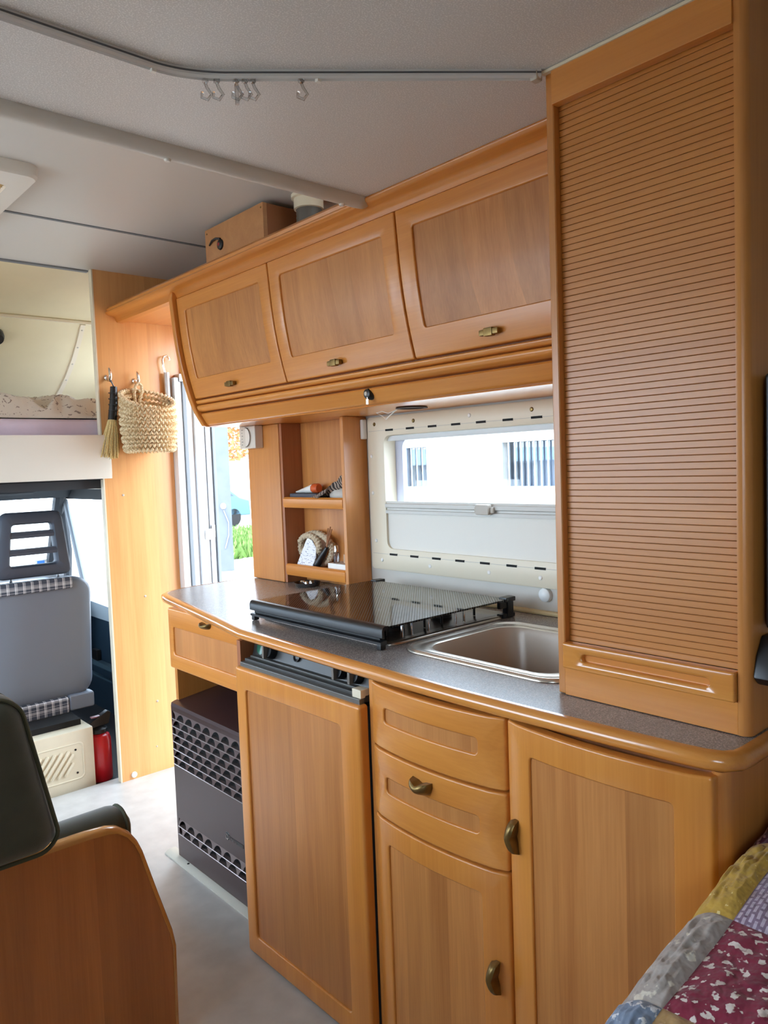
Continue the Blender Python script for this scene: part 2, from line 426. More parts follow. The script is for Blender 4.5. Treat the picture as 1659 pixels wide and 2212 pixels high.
# roof step: the rounded beam along the edge of the dropped ceiling
beam = struct(thing('trim_1', 'rounded pale grey beam across the ceiling step', 'trim', (0.3, 1.39, ZN)))
pts = []
for k in range(13):
    a = PI*k/12
    pts.append((1.387+0.019*math.cos(a), ZN-0.002-0.021*math.sin(a)))
pts = [(p[0], p[1]) for p in pts]
poly = [(1.406, ZF), (1.406, ZN)] + pts[1:-1] + [(1.368, ZN), (1.368, ZN+0.02), (1.372, ZF)]
L = []
for xx, sc in ((XL, 1.0), (1.185, 1.0), (1.203, 0.94), (1.214, 0.75), (1.219, 0.45)):
    L.append([(xx, 1.387+(p[0]-1.387)*sc, (ZN+(p[1]-ZN)*sc) if p[1] < ZN else p[1]) for p in poly])
MB().loops(L).build('beam', M_CEIL2, beam, smooth=50)
for px in (0.71, 1.14):
    MB().lathe([(0.0, -0.0045), (0.005, -0.004), (0.007, 0.0), (0.007, 0.003)], (px, 1.388, ZN-0.0225), 'Z', 12).build('screw_cap', M_WHITEPL, beam)

# wooden partition panel beside the entrance, cream edge band, screw caps
part = struct(thing('wall_partition', 'tall beech-coloured partition panel between entrance and cab', 'partition', (1.30, 2.92, 0)))
boxes('panel', [((1.155, 2.91, 0.0), (1.446, 2.935, 1.602)), ((1.155, 2.91, 1.602), (XW-0.001, 2.935, ZF))], W_PART, part)
box('edge_band', (1.149, 2.909, 0.0), (1.155, 2.936, ZF), M_BEIGE, part, 0.001)
for x, z, r in ((1.225, 1.135, 0.005), (1.292, 0.725, 0.005), (1.318, 0.29, 0.005), (1.305, 0.105, 0.0035)):
    MB().lathe([(0.0, -0.003), (r*0.6, -0.0025), (r, 0.0), (r, 0.001)], (x, 2.9095, z), 'Y', 12).build('screw_cap', M_GREYPL, part)
MB().lathe([(0.0, -0.005), (0.010, -0.005), (0.012, -0.003), (0.012, 0.0)], (1.203, 2.9095, 0.018), 'Y', 16).build('cable_cap', M_WHITEPL, part)

# entrance frame: screen cassette, tracks and profiles of the open doorway
door = struct(thing('door_1', 'open entrance doorway with pale aluminium frame and screen tracks', 'door', (1.55, 2.90, 0)))
box('wood_jamb', (1.500, 2.885, 1.602), (1.520, 2.9095, 1.80), W_SIDE, door, 0.002)
xs = [1.447, 1.466, 1.484, 1.500, 1.530, 1.552, 1.580, 1.604]
for i in range(7):
    d = [0.0, 0.012, 0.004, 0.016, 0.002, 0.014, 0.006][i]
    z1 = [1.60, 1.60, 1.60, 1.60, 1.78, 1.78, 1.78][i]
    box('frame_profile', (xs[i], 2.872+d, 0.0), (xs[i+1]-0.001, 2.935, z1), [M_DOORALU, M_DOORALU, M_RUBBER, M_DOORALU, M_DOORALU, M_DOORALU, M_ALU][i], door, 0.0015)
box('rubber_seal', (1.604, 2.868, 0.0), (1.618, 2.93, 1.80), M_RUBBER, door, 0.003)
box('cassette_cap', (1.468, 2.868, 1.585), (1.499, 2.9095, 1.615), M_ALU, door, 0.002)
for z in (1.545, 0.93):
    box('hinge_plate', (1.552, 2.862, z), (1.580, 2.874, z+0.045), M_WHITEPL, door, 0.002)
    MB().lathe([(0.0, 0), (0.007, 0.0), (0.007, 0.05), (0.0, 0.05)], (1.589, 2.868, z+0.01), 'Z', 12).build('hinge_barrel', M_WHITEPL, door)
box('threshold', (XW-0.01, DY0, -0.03), (XW+0.05, DY1, 0.006), M_ALU, door, 0.002)
box('head_jamb', (XW-0.005, DY0, 1.785), (XW+0.05, DY1, 1.81), M_DOORALU, door, 0.002)

# floor strip in front of the heater
strip = struct(MB().prism([(1.058, 0.0), (1.020, 0.0), (1.020, 0.004), (1.030, 0.010), (1.050, 0.012), (1.058, 0.010)], 'Y', 1.655, 2.26).build('baseboard_heater', plain('pale_floor_strip', (200, 198, 186), 0.4)), 'pale plastic strip on the floor along the heater', 'baseboard')
MB().lathe([(0, 0.0), (0.004, 0.0), (0.004, 0.001), (0, 0.001)], (1.035, 2.13, 0.0105), 'Z', 10).build('screw', M_DARK, strip)

# ------------------------------------------------------------------ kitchen window
win = struct(thing('window_1', 'beige framed kitchen window with half-drawn pale blind', 'window', (XW, 1.353, 0.9)))
FY0, FY1, FZ0, FZ1 = 0.872, 1.832, 0.890, 1.366
fm = lambda s, t, n: (XW-0.014-n, s, t)
g = lambda P, n: [fm(s, t, n) for s, t in P]
o0 = rr_loop(FY0, FY1, FZ0, FZ1, 0.012); o1 = rr_loop(FY0+0.004, FY1-0.004, FZ0+0.004, FZ1-0.004, 0.01)
iA = rr_loop(WY0-0.014, WY1+0.014, WZ0-0.014, WZ1+0.012, 0.03)
i0 = rr_loop(WY0+0.003, WY1-0.003, WZ0+0.003, WZ1-0.003, 0.025)
MB().loops([g(o0, -0.014), g(o0, -0.003), g(o1, 0), g(iA, 0.0), g(i0, -0.004), g(i0, -0.052)], False, False).build('frame', M_BEIGE, win, smooth=40)
for zz in (FZ1-0.043, FZ0+0.050):       # pressed line with vent slots
    box('groove', (XW-0.0146, FY0+0.02, zz-0.0006), (XW-0.013, FY1-0.01, zz+0.0006), M_GREYPL, win)
    for k in range(9):
        y = FY1-0.105-k*0.092
        box('vent_slot', (XW-0.0152, y-0.017, zz-0.003), (XW-0.013, y+0.017, zz+0.003), M_DARK, win)
for y in (1.795, 1.62, 1.19, 1.00):
    MB().lathe([(0, -0.0025), (0.004, -0.002), (0.006, 0.0), (0.006, 0.001)], (XW-0.0145, y, FZ1-0.022), 'X', 14).build('screw', M_BRASS, win)
for y, z in ((1.40, FZ1-0.022), (1.78, FZ0+0.03), (1.57, FZ0+0.026), (1.345, FZ0+0.026), (1.175, FZ0+0.026), (1.813, 1.245), (1.813, 1.13), (1.805, 0.98)):
    MB().lathe([(0, -0.0025), (0.004, -0.002), (0.006, 0.0), (0.006, 0.001)], (XW-0.0145, y, z), 'X', 14).build('screw_cap', M_WHITEPL, win)
box('pane', (XW+0.0545, WY0-0.02, WZ0-0.02), (XW+0.058, WY1+0.02, WZ1+0.02), M_CLEAR, win)
of = rr_loop(WY0-0.03, WY1+0.03, WZ0-0.03, WZ1+0.03, 0.03); oi = rr_loop(WY0+0.034, WY1-0.034, WZ0+0.02, WZ1-0.014, 0.03)
MB().loops([g(of, -0.053), g(oi, -0.053), g(oi, -0.066), g(of, -0.066)], False, False).build('outer_frame', plain('pale_lilac_acrylic', (205, 208, 226), 0.25), win, smooth=40)
bl = struct(box('blind', (XW-0.002, WY0+0.002, WZ0), (XW+0.0, WY1-0.002, 1.07), M_BLIND, win), None, None)
del bl['kind']
rail = MB().prism([(XW-0.004, 1.066), (XW-0.011, 1.067), (XW-0.011, 1.076), (XW-0.006, 1.078), (XW-0.006, 1.083), (XW-0.013, 1.086), (XW-0.013, 1.096), (XW-0.008, 1.098), (XW-0.008, 1.104), (XW+0.004, 1.104), (XW+0.004, 1.066)], 'Y', WY0+0.002, WY1-0.002).build('blind_rail', plain('blind_rail_grey', (205, 203, 196), 0.3), win, smooth=25)
mb = MB()
c = (XW-0.016, 1.353, 1.086)
boxes('latch', [((XW-0.022, 1.320, 1.077), (XW-0.012, 1.386, 1.094)), ((XW-0.030, 1.330, 1.073), (XW-0.012, 1.376, 1.101))], M_GREYPL, rail, 0.004, 2, 'pale grey clip on the blind rail')
box('flyscreen_rail', (XW+0.004, WY0+0.002, WZ1-0.020), (XW+0.014, WY1-0.002, WZ1-0.004), plain('screen_rail_grey', (214, 216, 216), 0.3), win, 0.002)

# ------------------------------------------------------------------ over-cab sleeping alcove
al = struct(thing('wall_alcove', 'cream vinyl lining of the alcove above the cab', 'wall', (1.0, 3.6, 1.4)))
boxes('side_lining', [((XW-0.05, 2.937, 1.2), (XW, 3.05, ZF)), ((XW-0.05, 3.05, 1.2), (XW, 3.62, 1.45)), ((XW-0.05, 3.05, 1.82), (XW, 3.62, ZF)), ((XW-0.05, 3.62, 1.2), (XW, 4.45, ZF))], M_CREAM, al)
struct(box('alcove_fill_opening', (XW-0.025, 3.05, 1.45), (XW-0.02, 3.62, 1.82), M_CLEAR), 'added clear pane hidden by the partition to brighten the alcove', 'window')  # added out of sight to brighten the alcove lining
portal((XW+0.01, 3.335, 1.635), 0.57, 0.37, (-1, 0, 0))
boxes('side_lining', [((XL, 2.95, 1.2), (XL+0.05, 3.0, ZF)), ((XL, 3.0, 1.2), (XL+0.05, 3.75, 1.45)), ((XL, 3.0, 1.82), (XL+0.05, 3.75, ZF)), ((XL, 3.75, 1.2), (XL+0.05, 4.45, ZF))], M_CREAM, al)
struct(box('window_alcove', (XL+0.02, 3.0, 1.45), (XL+0.025, 3.75, 1.82), M_CLEAR), 'clear side window pane of the sleeping alcove', 'window')
portal((XL-0.01, 3.375, 1.635), 0.75, 0.37, (1, 0, 0))
MB().prism([(2.95, ZF), (3.42, 1.900), (3.42, 1.93), (2.95, ZF+0.03)], 'X', XL, XW).build('roof_lining', M_CREAM, al)
slp = lambda y: 1.896-(y-3.42)*0.86
MB().prism([(3.415, 1.90), (4.20, slp(4.20)), (4.24, slp(4.20)), (4.24, 1.2), (4.28, 1.2), (4.28, 1.93), (3.415, 1.93)], 'X', XL, XW).build('front_lining', M_CREAM, al)
box('seam_strip', (XL, 3.412, 1.886), (XW, 3.422, 1.897), M_BEIGE, al)
L = []
for k in range(13):
    t = k/12; y = 3.43+0.47*t
    x = 1.305+0.035*math.sin(t*PI)*0.4 - 0.05*t*t
    nz = Vector((0, -0.65, -0.76))*0.006
    L.append([Vector((x-0.012, y, slp(y))), Vector((x-0.010, y, slp(y)))+nz, Vector((x+0.010, y, slp(y)))+nz, Vector((x+0.012, y, slp(y)))])
trim = MB().loops(L).build('curved_trim', M_BEIGE, al, smooth=50)
for k in range(6):
    t = (k+0.3)/6.2; y = 3.43+0.47*t
    x = 1.305+0.035*math.sin(t*PI)*0.4 - 0.05*t*t
    p = Vector((x, y, slp(y))) + Vector((0, -0.65, -0.76))*0.0065
    MB().lathe([(0.004, 0.0), (0.003, 0.002), (0.0, 0.002)], p, (Vector((0,-0.65,-0.76)), Vector((1,0,0)), Vector((0,0.76,-0.65))), 8).build('screw', M_GREYPL, trim)
bed = thing('alcove_bed', 'cream front board and base of the bed above the cab', 'bed', (0.3, 3.4, 1.2))
fb = [(2.862, 1.203), (2.858, 1.23), (2.858, 1.355), (2.862, 1.368), (2.90, 1.370), (2.90, 1.203)]
Lp = []
for xx, sc in ((XL+0.06, 1), (1.150, 1), (1.166, 0.9), (1.172, 0.6)):
    Lp.append([(xx, 2.90+(p[0]-2.90)*sc, p[1]) for p in fb])
MB().loops(Lp).build('front_board', plain('off_white_board', (226, 222, 210), 0.45), bed, smooth=40)
box('bed_base', (XL+0.06, 2.905, 1.20), (1.145, 3.98, 1.235), M_DASH, bed)
box('bed_base', (1.145, 2.94, 1.20), (XW-0.06, 3.98, 1.235), M_DASH, bed)
def soft_block(name, lo, hi, mat, parent=None, rad=0.04, amp=0.006, fr=6.0, nu=40, nv=24, seed=0, top_only=False):
    """cushion-like block: rounded box displaced by noise"""
    bm = bmesh.new()
    bmesh.ops.create_cube(bm, size=1.0)
    lo, hi = Vector(lo), Vector(hi); c = (lo+hi)/2; d = hi-lo
    for v in bm.verts: v.co = Vector((v.co.x*d.x, v.co.y*d.y, v.co.z*d.z)) + c
    bmesh.ops.bevel(bm, geom=list(bm.edges), offset=rad, segments=5, profile=0.5, affect='EDGES')
    bmesh.ops.subdivide_edges(bm, edges=[e for e in bm.edges if e.calc_length() > 0.06], cuts=6, use_grid_fill=True)
    bmesh.ops.triangulate(bm, faces=[f for f in bm.faces if len(f.verts) > 4])
    bm.normal_update()
    for v in bm.verts:
        q = v.co*fr + Vector((seed*3.1, seed*1.7, 0))
        v.co += v.normal*amp*noise.noise(q)
    me = bpy.data.meshes.new(name); bm.to_mesh(me); bm.free()
    me.materials.append(mat); me.shade_smooth()
    return link(name, me, parent)
M_LILAC = plain('lilac_sheet', (206, 190, 205), 0.8, nscale=9, namt=0.06, bump=1.0, bscale=16)
sheet = soft_block('bed_mattress', (XL+0.08, 2.945, 1.236), (XW-0.09, 3.74, 1.435), M_LILAC, None, 0.04, 0.014, 9.0, seed=2)
tag(sheet, 'mattress with creased lilac sheet on the alcove bed', 'mattress')
def floral(name, base, spots, scale, thr):
    m, nt, b, L = new_mat(name)
    geo = N(nt, 'ShaderNodeNewGeometry')
    t = N(nt, 'ShaderNodeTexNoise', Scale=scale, Detail=3.0, Distortion=1.2); L.new(geo.outputs['Position'], t.inputs['Vector'])
    r = N(nt, 'ShaderNodeValToRGB'); r.color_ramp.elements[0].position = thr; r.color_ramp.elements[1].position = thr+0.03
    r.color_ramp.elements[0].color = lin(base); r.color_ramp.elements[1].color = lin(spots)
    L.new(t.outputs['Fac'], r.inputs['Fac']); L.new(r.outputs['Color'], b.inputs['Base Color']); b.inputs['Roughness'].default_value = 0.9
    return m
M_BLANKET = floral('beige_printed_blanket', (206, 194, 178), (138, 122, 112), 42.0, 0.60)
def crumpled(name, x0, x1, y0, y1, zbase, amp, mat, seed, nu=70, nv=40, thick=0.01, fr=9.0, edge=0.06):
    def h(x, y):
        q = Vector((x*fr+seed, y*fr*0.8, seed*2.3))
        r = 1-abs(noise.noise(q))*1.6
        return amp*(0.55*r + 0.45*noise.noise(q*0.45+Vector((5, 1, 2)))+0.25)
    def fn(u, v, dz=0):
        x = x0+(x1-x0)*u; y = y0+(y1-y0)*v
        e = min(1, min(u, 1-u)*(x1-x0)/edge, min(v, 1-v)*(y1-y0)/edge)
        e = e*(2-e)
        wob = 0.02*noise.noise(Vector((x*5, y*5, seed)))
        return (x+wob*(1-e), y+wob*(1-e), zbase+max(0.004, h(x, y)*e)+dz)
    mb = MB().grid(lambda u, v: fn(u, v, thick*0.5), nu, nv)
    n = len(mb.v)
    mb.grid(lambda u, v: (fn(u, v)[0], fn(u, v)[1], zbase+0.001), nu, nv)
    ring = [i for i in range(nu+1)] + [(j+1)*(nu+1)-1 for j in range(1, nv+1)] + [nv*(nu+1)+i for i in range(nu-1, -1, -1)] + [j*(nu+1) for j in range(nv-1, 0, -1)]
    for a, b in zip(ring, ring[1:]+ring[:1]): mb.f.append((a, b, n+b, n+a))
    return mb.build(name, mat, None, smooth=80)
tag(crumpled('bed_blanket', 0.30, 1.34, 2.975, 3.55, 1.437, 0.095, M_BLANKET, 3.3, 150, 90, 0.01, 13.0), 'rumpled beige printed blanket lying on the alcove bed', 'blanket')
lampd = tag(MB().lathe([(0.0, 0), (0.030, 0.0), (0.036, -0.012), (0.036, -0.03), (0.030, -0.045), (0.0, -0.05)], (0.955, 3.50, slp(3.50)+0.004), (Vector((0,0.65,0.76)), Vector((1,0,0)), Vector((0,0.76,-0.65))), 20).build('alcove_lamp', M_BLACK), 'small dark round spotlight on the cream alcove lining', 'lamp')

# roof hatch with pleated blind
hat = struct(thing('window_hatch', 'white framed roof hatch with pleated tan blind', 'roof hatch', (0.3, 2.2, ZF)))
gz = lambda P, z: [(s, t, z) for s, t in P]
ho = rr_loop(HX0-0.08, HX1+0.085, HY0-0.055, HY1+0.09, 0.03); hi_ = rr_loop(HX0+0.03, HX1+0.03, HY0+0.03, HY1-0.03, 0.02)
MB().loops([gz(ho, ZF), gz(ho, ZF-0.025), gz(rr_loop(HX0-0.075, HX1+0.08, HY0-0.05, HY1+0.085, 0.03), ZF-0.032), gz(hi_, ZF-0.036), gz(hi_, ZF+0.03)], False, False).build('frame', M_WHITEPL, hat, smooth=40)
mp = translucent('tan_pleats', (214, 190, 150), 0.45)
n = 24
for k in range(n):
    y0 = HY0+0.03+(HY1-HY0-0.06)*k/n; y1 = HY0+0.03+(HY1-HY0-0.06)*(k+1)/n
    MB().prism([(y0, ZF-0.018), ((y0+y1)/2, ZF-0.027), (y1, ZF-0.018), (y1, ZF-0.016), ((y0+y1)/2, ZF-0.025), (y0, ZF-0.016)], 'X', HX0+0.03, HX1+0.03).build('pleat', mp, hat, smooth=0)

# ================================================================== FURNITURE
def interp(z, T):
    if z <= T[0][0]: return T[0][1]
    for a, b in zip(T, T[1:]):
        if z <= b[0]: return a[1]+(b[1]-a[1])*(z-a[0])/(b[0]-a[0])
    return T[-1][1]
OT = [(1.376, 1.336), (1.398, 1.322), (1.42, 1.309), (1.467, 1.289), (1.52, 1.274), (1.567, 1.263), (1.63, 1.252), (1.69, 1.245), (1.80, 1.236), (1.843, 1.232)]
xo = lambda z: interp(z, OT)
# ------------------------------------------------------------------ overhead cabinet
oc = thing('overhead_cabinet', 'long wooden overhead cabinet with three lift-up flap doors', 'cabinet', (1.4, 1.6, 1.376))
prof = [(xo(z)+0.022, z) for z in (1.376, 1.42, 1.467, 1.567, 1.69, 1.80)] + [(1.26, 1.8425), (XW-0.002, 1.8425), (XW-0.002, 1.376)]
MB().prism(prof, 'Y', 0.765, 2.405).build('carcass', W_RED, oc)
# bottom board (visible from below)
MB().prism([(1.336, 1.374), (1.340, 1.384), (XW-0.001, 1.384), (XW-0.001, 1.372), (1.345, 1.372)], 'Y', 0.765, 2.404).build('bottom_board', W_FRAME_Y, oc, smooth=50)
# lower pelmet, groove and bead below the doors
def band(name, z0, z1, out, mat, rnd=0.004, y0=0.765, y1=2.404, n=5):
    P = []
    for k in range(n+1):
        z = z0+(z1-z0)*k/n
        e = min(1, min(z-z0, z1-z)/rnd) if rnd else 1
        P.append((xo(z)-out*math.sqrt(max(0, e))+0.0, z))
    P += [(xo(z1)+0.03, z1), (xo(z0)+0.03, z0)]
    return MB().prism(P, 'Y', y0, y1).build(name, mat, oc, smooth=50)
band('pelmet', 1.376, 1.418, 0.006, W_FRAME_Y, 0.004, n=10)
band('bead', 1.423, 1.446, 0.010, W_FRAME_Y, 0.008, n=10)
band('bead', 1.449, 1.462, 0.004, W_FRAME_Y, 0.004, n=8)
# cornice: rounded rail over the doors, hollow moulding below it
cor = [(1.262, 1.803), (1.240, 1.805), (1.236, 1.812), (1.232, 1.820), (1.222, 1.8265), (1.206, 1.829), (1.197, 1.833), (1.195, 1.838), (1.198, 1.8425), (1.262, 1.8425)]
MB().prism(cor, 'Y', 0.765, 2.9095).build('cornice', W_FRAME_Y, oc, smooth=50)
MB().prism([(1.202, 1.844), (1.200, 1.852), (1.206, 1.860), (1.216, 1.862), (XW-0.002, 1.862), (XW-0.002, 1.844)], 'Y', 1.41, 2.9095).build('top_board', W_FRAME_Y, oc, smooth=50)
# board over the entrance joining the cabinet to the partition
box('entrance_top_board', (1.235, 2.43, 1.812), (XW-0.002, 2.9095, 1.842), W_FRAME_Y, oc, 0.002)
# curved end panel
zs = [1.372, 1.376, 1.384, 1.398, 1.42, 1.445, 1.467, 1.52, 1.567, 1.63, 1.69, 1.75, 1.803]
P = [(xo(z)-0.018+(0.010 if z < 1.375 else 0), z) for z in zs] + [(1.222, 1.826), (XW-0.003, 1.826), (XW-0.003, 1.372)]
MB().prism(P, 'Y', 2.406, 2.428).build('end_panel', W_FRAME_Z, oc, 0.006, 3)
om = lambda s, t, n: (xo(t)-0.004-n, s, t)
gaps = [0.776, 1.3125, 1.8475, 2.403]
for k in range(3):
    s0, s1 = gaps[k]+0.0022, gaps[k+1]-0.0022
    d = framed_front(oc, 'door', om, s0, s1, 1.467, 1.802, 0.047, 0.047, 0.062, 0.042, 0.019, 0.006, 0.010, 0.004, W_FRAME_Y, W_PANEL_B if k != 1 else W_PANEL, 0.004,
                     label=['flap door next to the roller-shutter cabinet', 'middle flap door of the overhead cabinet', 'flap door nearest the entrance'][k])
    yc = [1.066, 1.600, 2.137][k]
    c = Vector((xo(1.492)-0.004, yc, 1.492))
    # small rectangular pull with a raised middle
    hb = MB()
    for (a, b, z0, z1, pj) in ((-0.026, 0.026, -0.0065, 0.0065, 0.016), (-0.012, 0.012, -0.009, 0.009, 0.018)):
        hb.box((c.x-pj, c.y+a, c.z+z0), (c.x-0.004, c.y+b, c.z+z1))
    hb.box((c.x-0.006, c.y-0.022, c.z-0.005), (c.x+0.001, c.y+0.022, c.z+0.005))
    hb.build('handle', M_BRASS, d, 0.003, 2, label='small antique brass pull')
# push lock with key on the pelmet
lk = MB().lathe([(0.0, -0.016), (0.008, -0.016), (0.012, -0.014), (0.014, -0.006), (0.016, -0.002), (0.016, 0.004)], (1.317, 1.515, 1.404), 'X', 20).build('push_lock', M_BLACK, oc, label='round black push lock')
MB().lathe([(0.0, -0.0185), (0.005, -0.018), (0.006, -0.016)], (1.317, 1.515, 1.404), 'X', 14).build('lock_button', M_GREYPL, lk)
boxes('key', [((1.302, 1.508, 1.376), (1.304, 1.518, 1.390)), ((1.302, 1.511, 1.388), (1.304, 1.514, 1.400))], M_CHROME, lk, 0.0008)
# recessed downlight hole with dangling wires
dl = tag(MB().lathe([(0.0, 0.0), (0.040, 0.0), (0.044, -0.002), (0.044, -0.004), (0.034, -0.004), (0.033, -0.001), (0.0, -0.001)], (1.45, 1.50, 1.3718), 'Z', 28).build('ceiling_spot', M_BACK), 'dark round empty spotlight hole under the overhead cabinet', 'spotlight')
wire = [(1.44, 1.545, 1.371), (1.43, 1.57, 1.352), (1.445, 1.60, 1.345), (1.46, 1.63, 1.356), (1.45, 1.645, 1.366), (1.44, 1.61, 1.368), (1.435, 1.58, 1.36), (1.45, 1.56, 1.368)]
MB().tube(wire, 0.0014, 6).build('wire', M_WHITEPL, dl)
# wooden box and flue on top of the overhead cabinet
bx = thing('plywood_box', 'plain wooden box on top of the overhead cabinet near ceiling', 'box', (1.36, 2.06, 1.863))
box('front_board', (1.254, 1.885, 1.863), (1.268, 2.222, 1.985), W_PLY, bx, 0.001)
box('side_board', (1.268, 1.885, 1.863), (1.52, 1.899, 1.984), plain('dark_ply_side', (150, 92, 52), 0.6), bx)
box('side_board', (1.268, 2.208, 1.863), (1.52, 2.222, 1.984), W_PLY, bx)
box('top_board', (1.268, 1.899, 1.972), (1.52, 2.208, 1.984), W_PLY, bx)
MB().lathe([(0.0, -0.008), (0.008, -0.008), (0.015, -0.005), (0.017, 0.0)], (1.254, 2.128, 1.921), 'X', 20).build('round_switch', M_BLACK, bx, label='round black switch with red dot')
MB().lathe([(0.0, -0.0095), (0.005, -0.009), (0.006, -0.0075)], (1.254, 2.128, 1.921), 'X', 12).build('red_dot', plain('dull_red', (150, 40, 50), 0.4), bx)
MB().tube([(1.2535, 2.195, 1.934), (1.248, 2.17, 1.941), (1.247, 2.145, 1.942), (1.252, 2.125, 1.937)], 0.0035, 8).build('cable', M_BLACK, bx)
for y, z in ((1.895, 1.972), (2.21, 1.972), (2.212, 1.876)):
    MB().lathe([(0.0, -0.001), (0.003, -0.001), (0.003, 0.0)], (1.254, y, z), 'X', 8).build('screw', M_BRASS, bx)
fl = thing('flue_pipe', 'grey flue pipe rising to the ceiling behind the wooden box', 'pipe', (1.36, 1.81, 1.863))
rib = []
for k in range(10):
    z = 1.862+0.1*k/9; rib += [(0.036, z), (0.0375, z+0.004)]
MB().lathe(rib, (1.352, 1.795, 0), 'Z', 24).build('pipe', plain('grey_flue', (92, 86, 78), 0.5), fl)
MB().lathe([(0.036, 1.955), (0.043, 1.957), (0.043, 1.985), (0.050, 1.987), (0.050, 1.9965)], (1.352, 1.795, 0), 'Z', 24).build('collar', M_BEIGE, fl)

# ------------------------------------------------------------------ tall roller-shutter cabinet on the worktop
tc = thing('shutter_cabinet', 'tall wooden cabinet with horizontal-slat roller shutter on the worktop', 'cabinet', (1.3, 0.6, ZW))
box('side_panel', (1.062, 0.747, ZW+0.001), (XW-0.001, 0.762, ZN-0.001), W_SIDE, tc, 0.004, 3)
P = [(1.060, 0.459), (1.060, 0.452)] + [(1.074-0.014*math.cos(a*PI/12), 0.454-0.012*math.sin(a*PI/12)) for a in range(1, 7)] + [(XW-0.001, 0.442), (XW-0.001, 0.459)]
MB().prism(P, 'Z', ZW+0.001, ZN-0.001).build('side_panel', W_SIDE, tc, smooth=40)
box('top_rail', (1.056, 0.459, 1.785), (1.074, 0.747, ZN-0.001), W_FRAME_Y, tc, 0.002)
box('edge_strip', (1.053, 0.45, ZN-0.006), (1.062, 0.763, ZN-0.001), M_BEIGE, tc, 0.001)
box('base_rail', (1.060, 0.459, ZW+0.001), (1.076, 0.747, 0.868), W_FRAME_Y, tc, 0.001)
box('back', (1.10, 0.459, ZW+0.01), (1.11, 0.747, ZN-0.01), M_BACK, tc)
NS = 86; zt0, zt1 = 0.910, 1.790; ph = (zt1-zt0)/NS
sm = bpy.data.meshes.new('slat')
hh = ph-0.0008
pr = [(0.0, 0.0), (-0.0044, 0.0), (-0.005, 0.0005), (-0.005, hh-0.0005), (-0.0044, hh), (0.0, hh)]
mbs = MB().prism(pr, 'Y', 0.4595, 0.7465)
bm = bmesh.new(); vv = [bm.verts.new(p) for p in mbs.v]
for f in mbs.f: bm.faces.new([vv[i] for i in f])
bmesh.ops.recalc_face_normals(bm, faces=bm.faces); bm.to_mesh(sm); bm.free()
sm.materials.append(W_TAMB)
for k in range(NS):
    o = link('slat', sm, tc)
    o.location = (1.081, 0, zt0+k*ph)
box('slat_backing', (1.0782, 0.4595, zt0), (1.0835, 0.7465, zt1), plain('tambour_canvas', (120, 70, 34), 0.8), tc)
fm = lambda s, t, n: (1.052-n, s, t)
hb = framed_front(tc, 'handle_bar', fm, 0.4605, 0.7465, 0.868, 0.911, 0.034, 0.034, 0.0125, 0.0125, 0.018, 0.010, 0.009, 0.002, W_NOSE, W_FRAME_Y, 0.003)

# ------------------------------------------------------------------ worktop
wt = thing('kitchen_worktop', 'grey speckled laminate worktop with honey wood edge', 'worktop', (1.25, 1.4, ZW-0.025))
path = [(XW-0.001, 2.417), (1.24, 2.408), (1.19, 2.398), (1.145, 2.376), (1.117, 2.345), (1.103, 2.305), (1.094, 2.26), (1.06, 2.06), (1.02, 1.83), (0.990, 1.672), (0.986, 1.645), (0.982, 1.52), (0.976, 1.36), (0.970, 1.20),
        (0.967, 1.05), (0.967, 0.90), (0.970, 0.75), (0.975, 0.60), (0.981, 0.50), (0.985, 0.468), (0.992, 0.450), (1.004, 0.441), (1.022, 0.4385), (1.10, 0.438), (XW-0.001, 0.438)]
def offset(path, d):
    out = []
    P = [Vector(p) for p in path]
    for i, p in enumerate(P):
        t = (P[min(i+1, len(P)-1)]-P[max(i-1, 0)]).normalized()
        nrm = Vector((t.y, -t.x))
        out.append((p.x+nrm.x*d, p.y+nrm.y*d))
    return out
# the path runs away from the wall, along the front and back: outside is on its right
hole = [(p[0], p[1]) for p in rr_loop(1.125, 1.425, 0.812, 1.165, 0.05, 4, 2)]
bm = bmesh.new()
def ring(pts, z): 
    vs = [bm.verts.new((p[0], p[1], z)) for p in pts]
    return vs, [bm.edges.new((vs[i], vs[(i+1) % len(vs)])) for i in range(len(vs))]
rings = []
for z in (ZW, ZW-0.024):
    a, ea = ring(path, z); b, eb = ring(hole, z)
    bmesh.ops.triangle_fill(bm, use_beauty=True, use_dissolve=False, edges=ea+eb)
    rings.append((a, b))
for q in (0, 1):
    A, B = rings[0][q], rings[1][q]
    for i in range(len(A)):
        bm.faces.new((A[i], A[(i+1) % len(A)], B[(i+1) % len(A)], B[i]))
bmesh.ops.recalc_face_normals(bm, faces=bm.faces)
me = bpy.data.meshes.new('laminate_top'); bm.to_mesh(me); bm.free(); me.materials.append(M_LAM)
link('laminate_top', me, wt)
L = []
cs = [(0.0, 0.0008), (0.006, 0.0005), (0.014, -0.001), (0.019, -0.005), (0.0205, -0.012), (0.019, -0.019), (0.014, -0.0235), (0.006, -0.025), (0.0, -0.025)]
offs = [offset(path, d) for d, _ in cs]
sgn = 1
if offs[4][16][0] > path[16][0]: offs = [offset(path, -d) for d, _ in cs]
for i in range(len(path)):
    L.append([(offs[k][i][0], offs[k][i][1], ZW+cs[k][1]) for k in range(len(cs))])
MB().loops(L).build('wood_edge', W_NOSE, wt, smooth=50)
darkline = offset(path, 0.0)
box('back_cove', (XW-0.016, 0.765, ZW), (XW-0.001, 1.86, ZW+0.012), plain('yellowed_sealant', (206, 186, 140), 0.5), wt, 0.005)

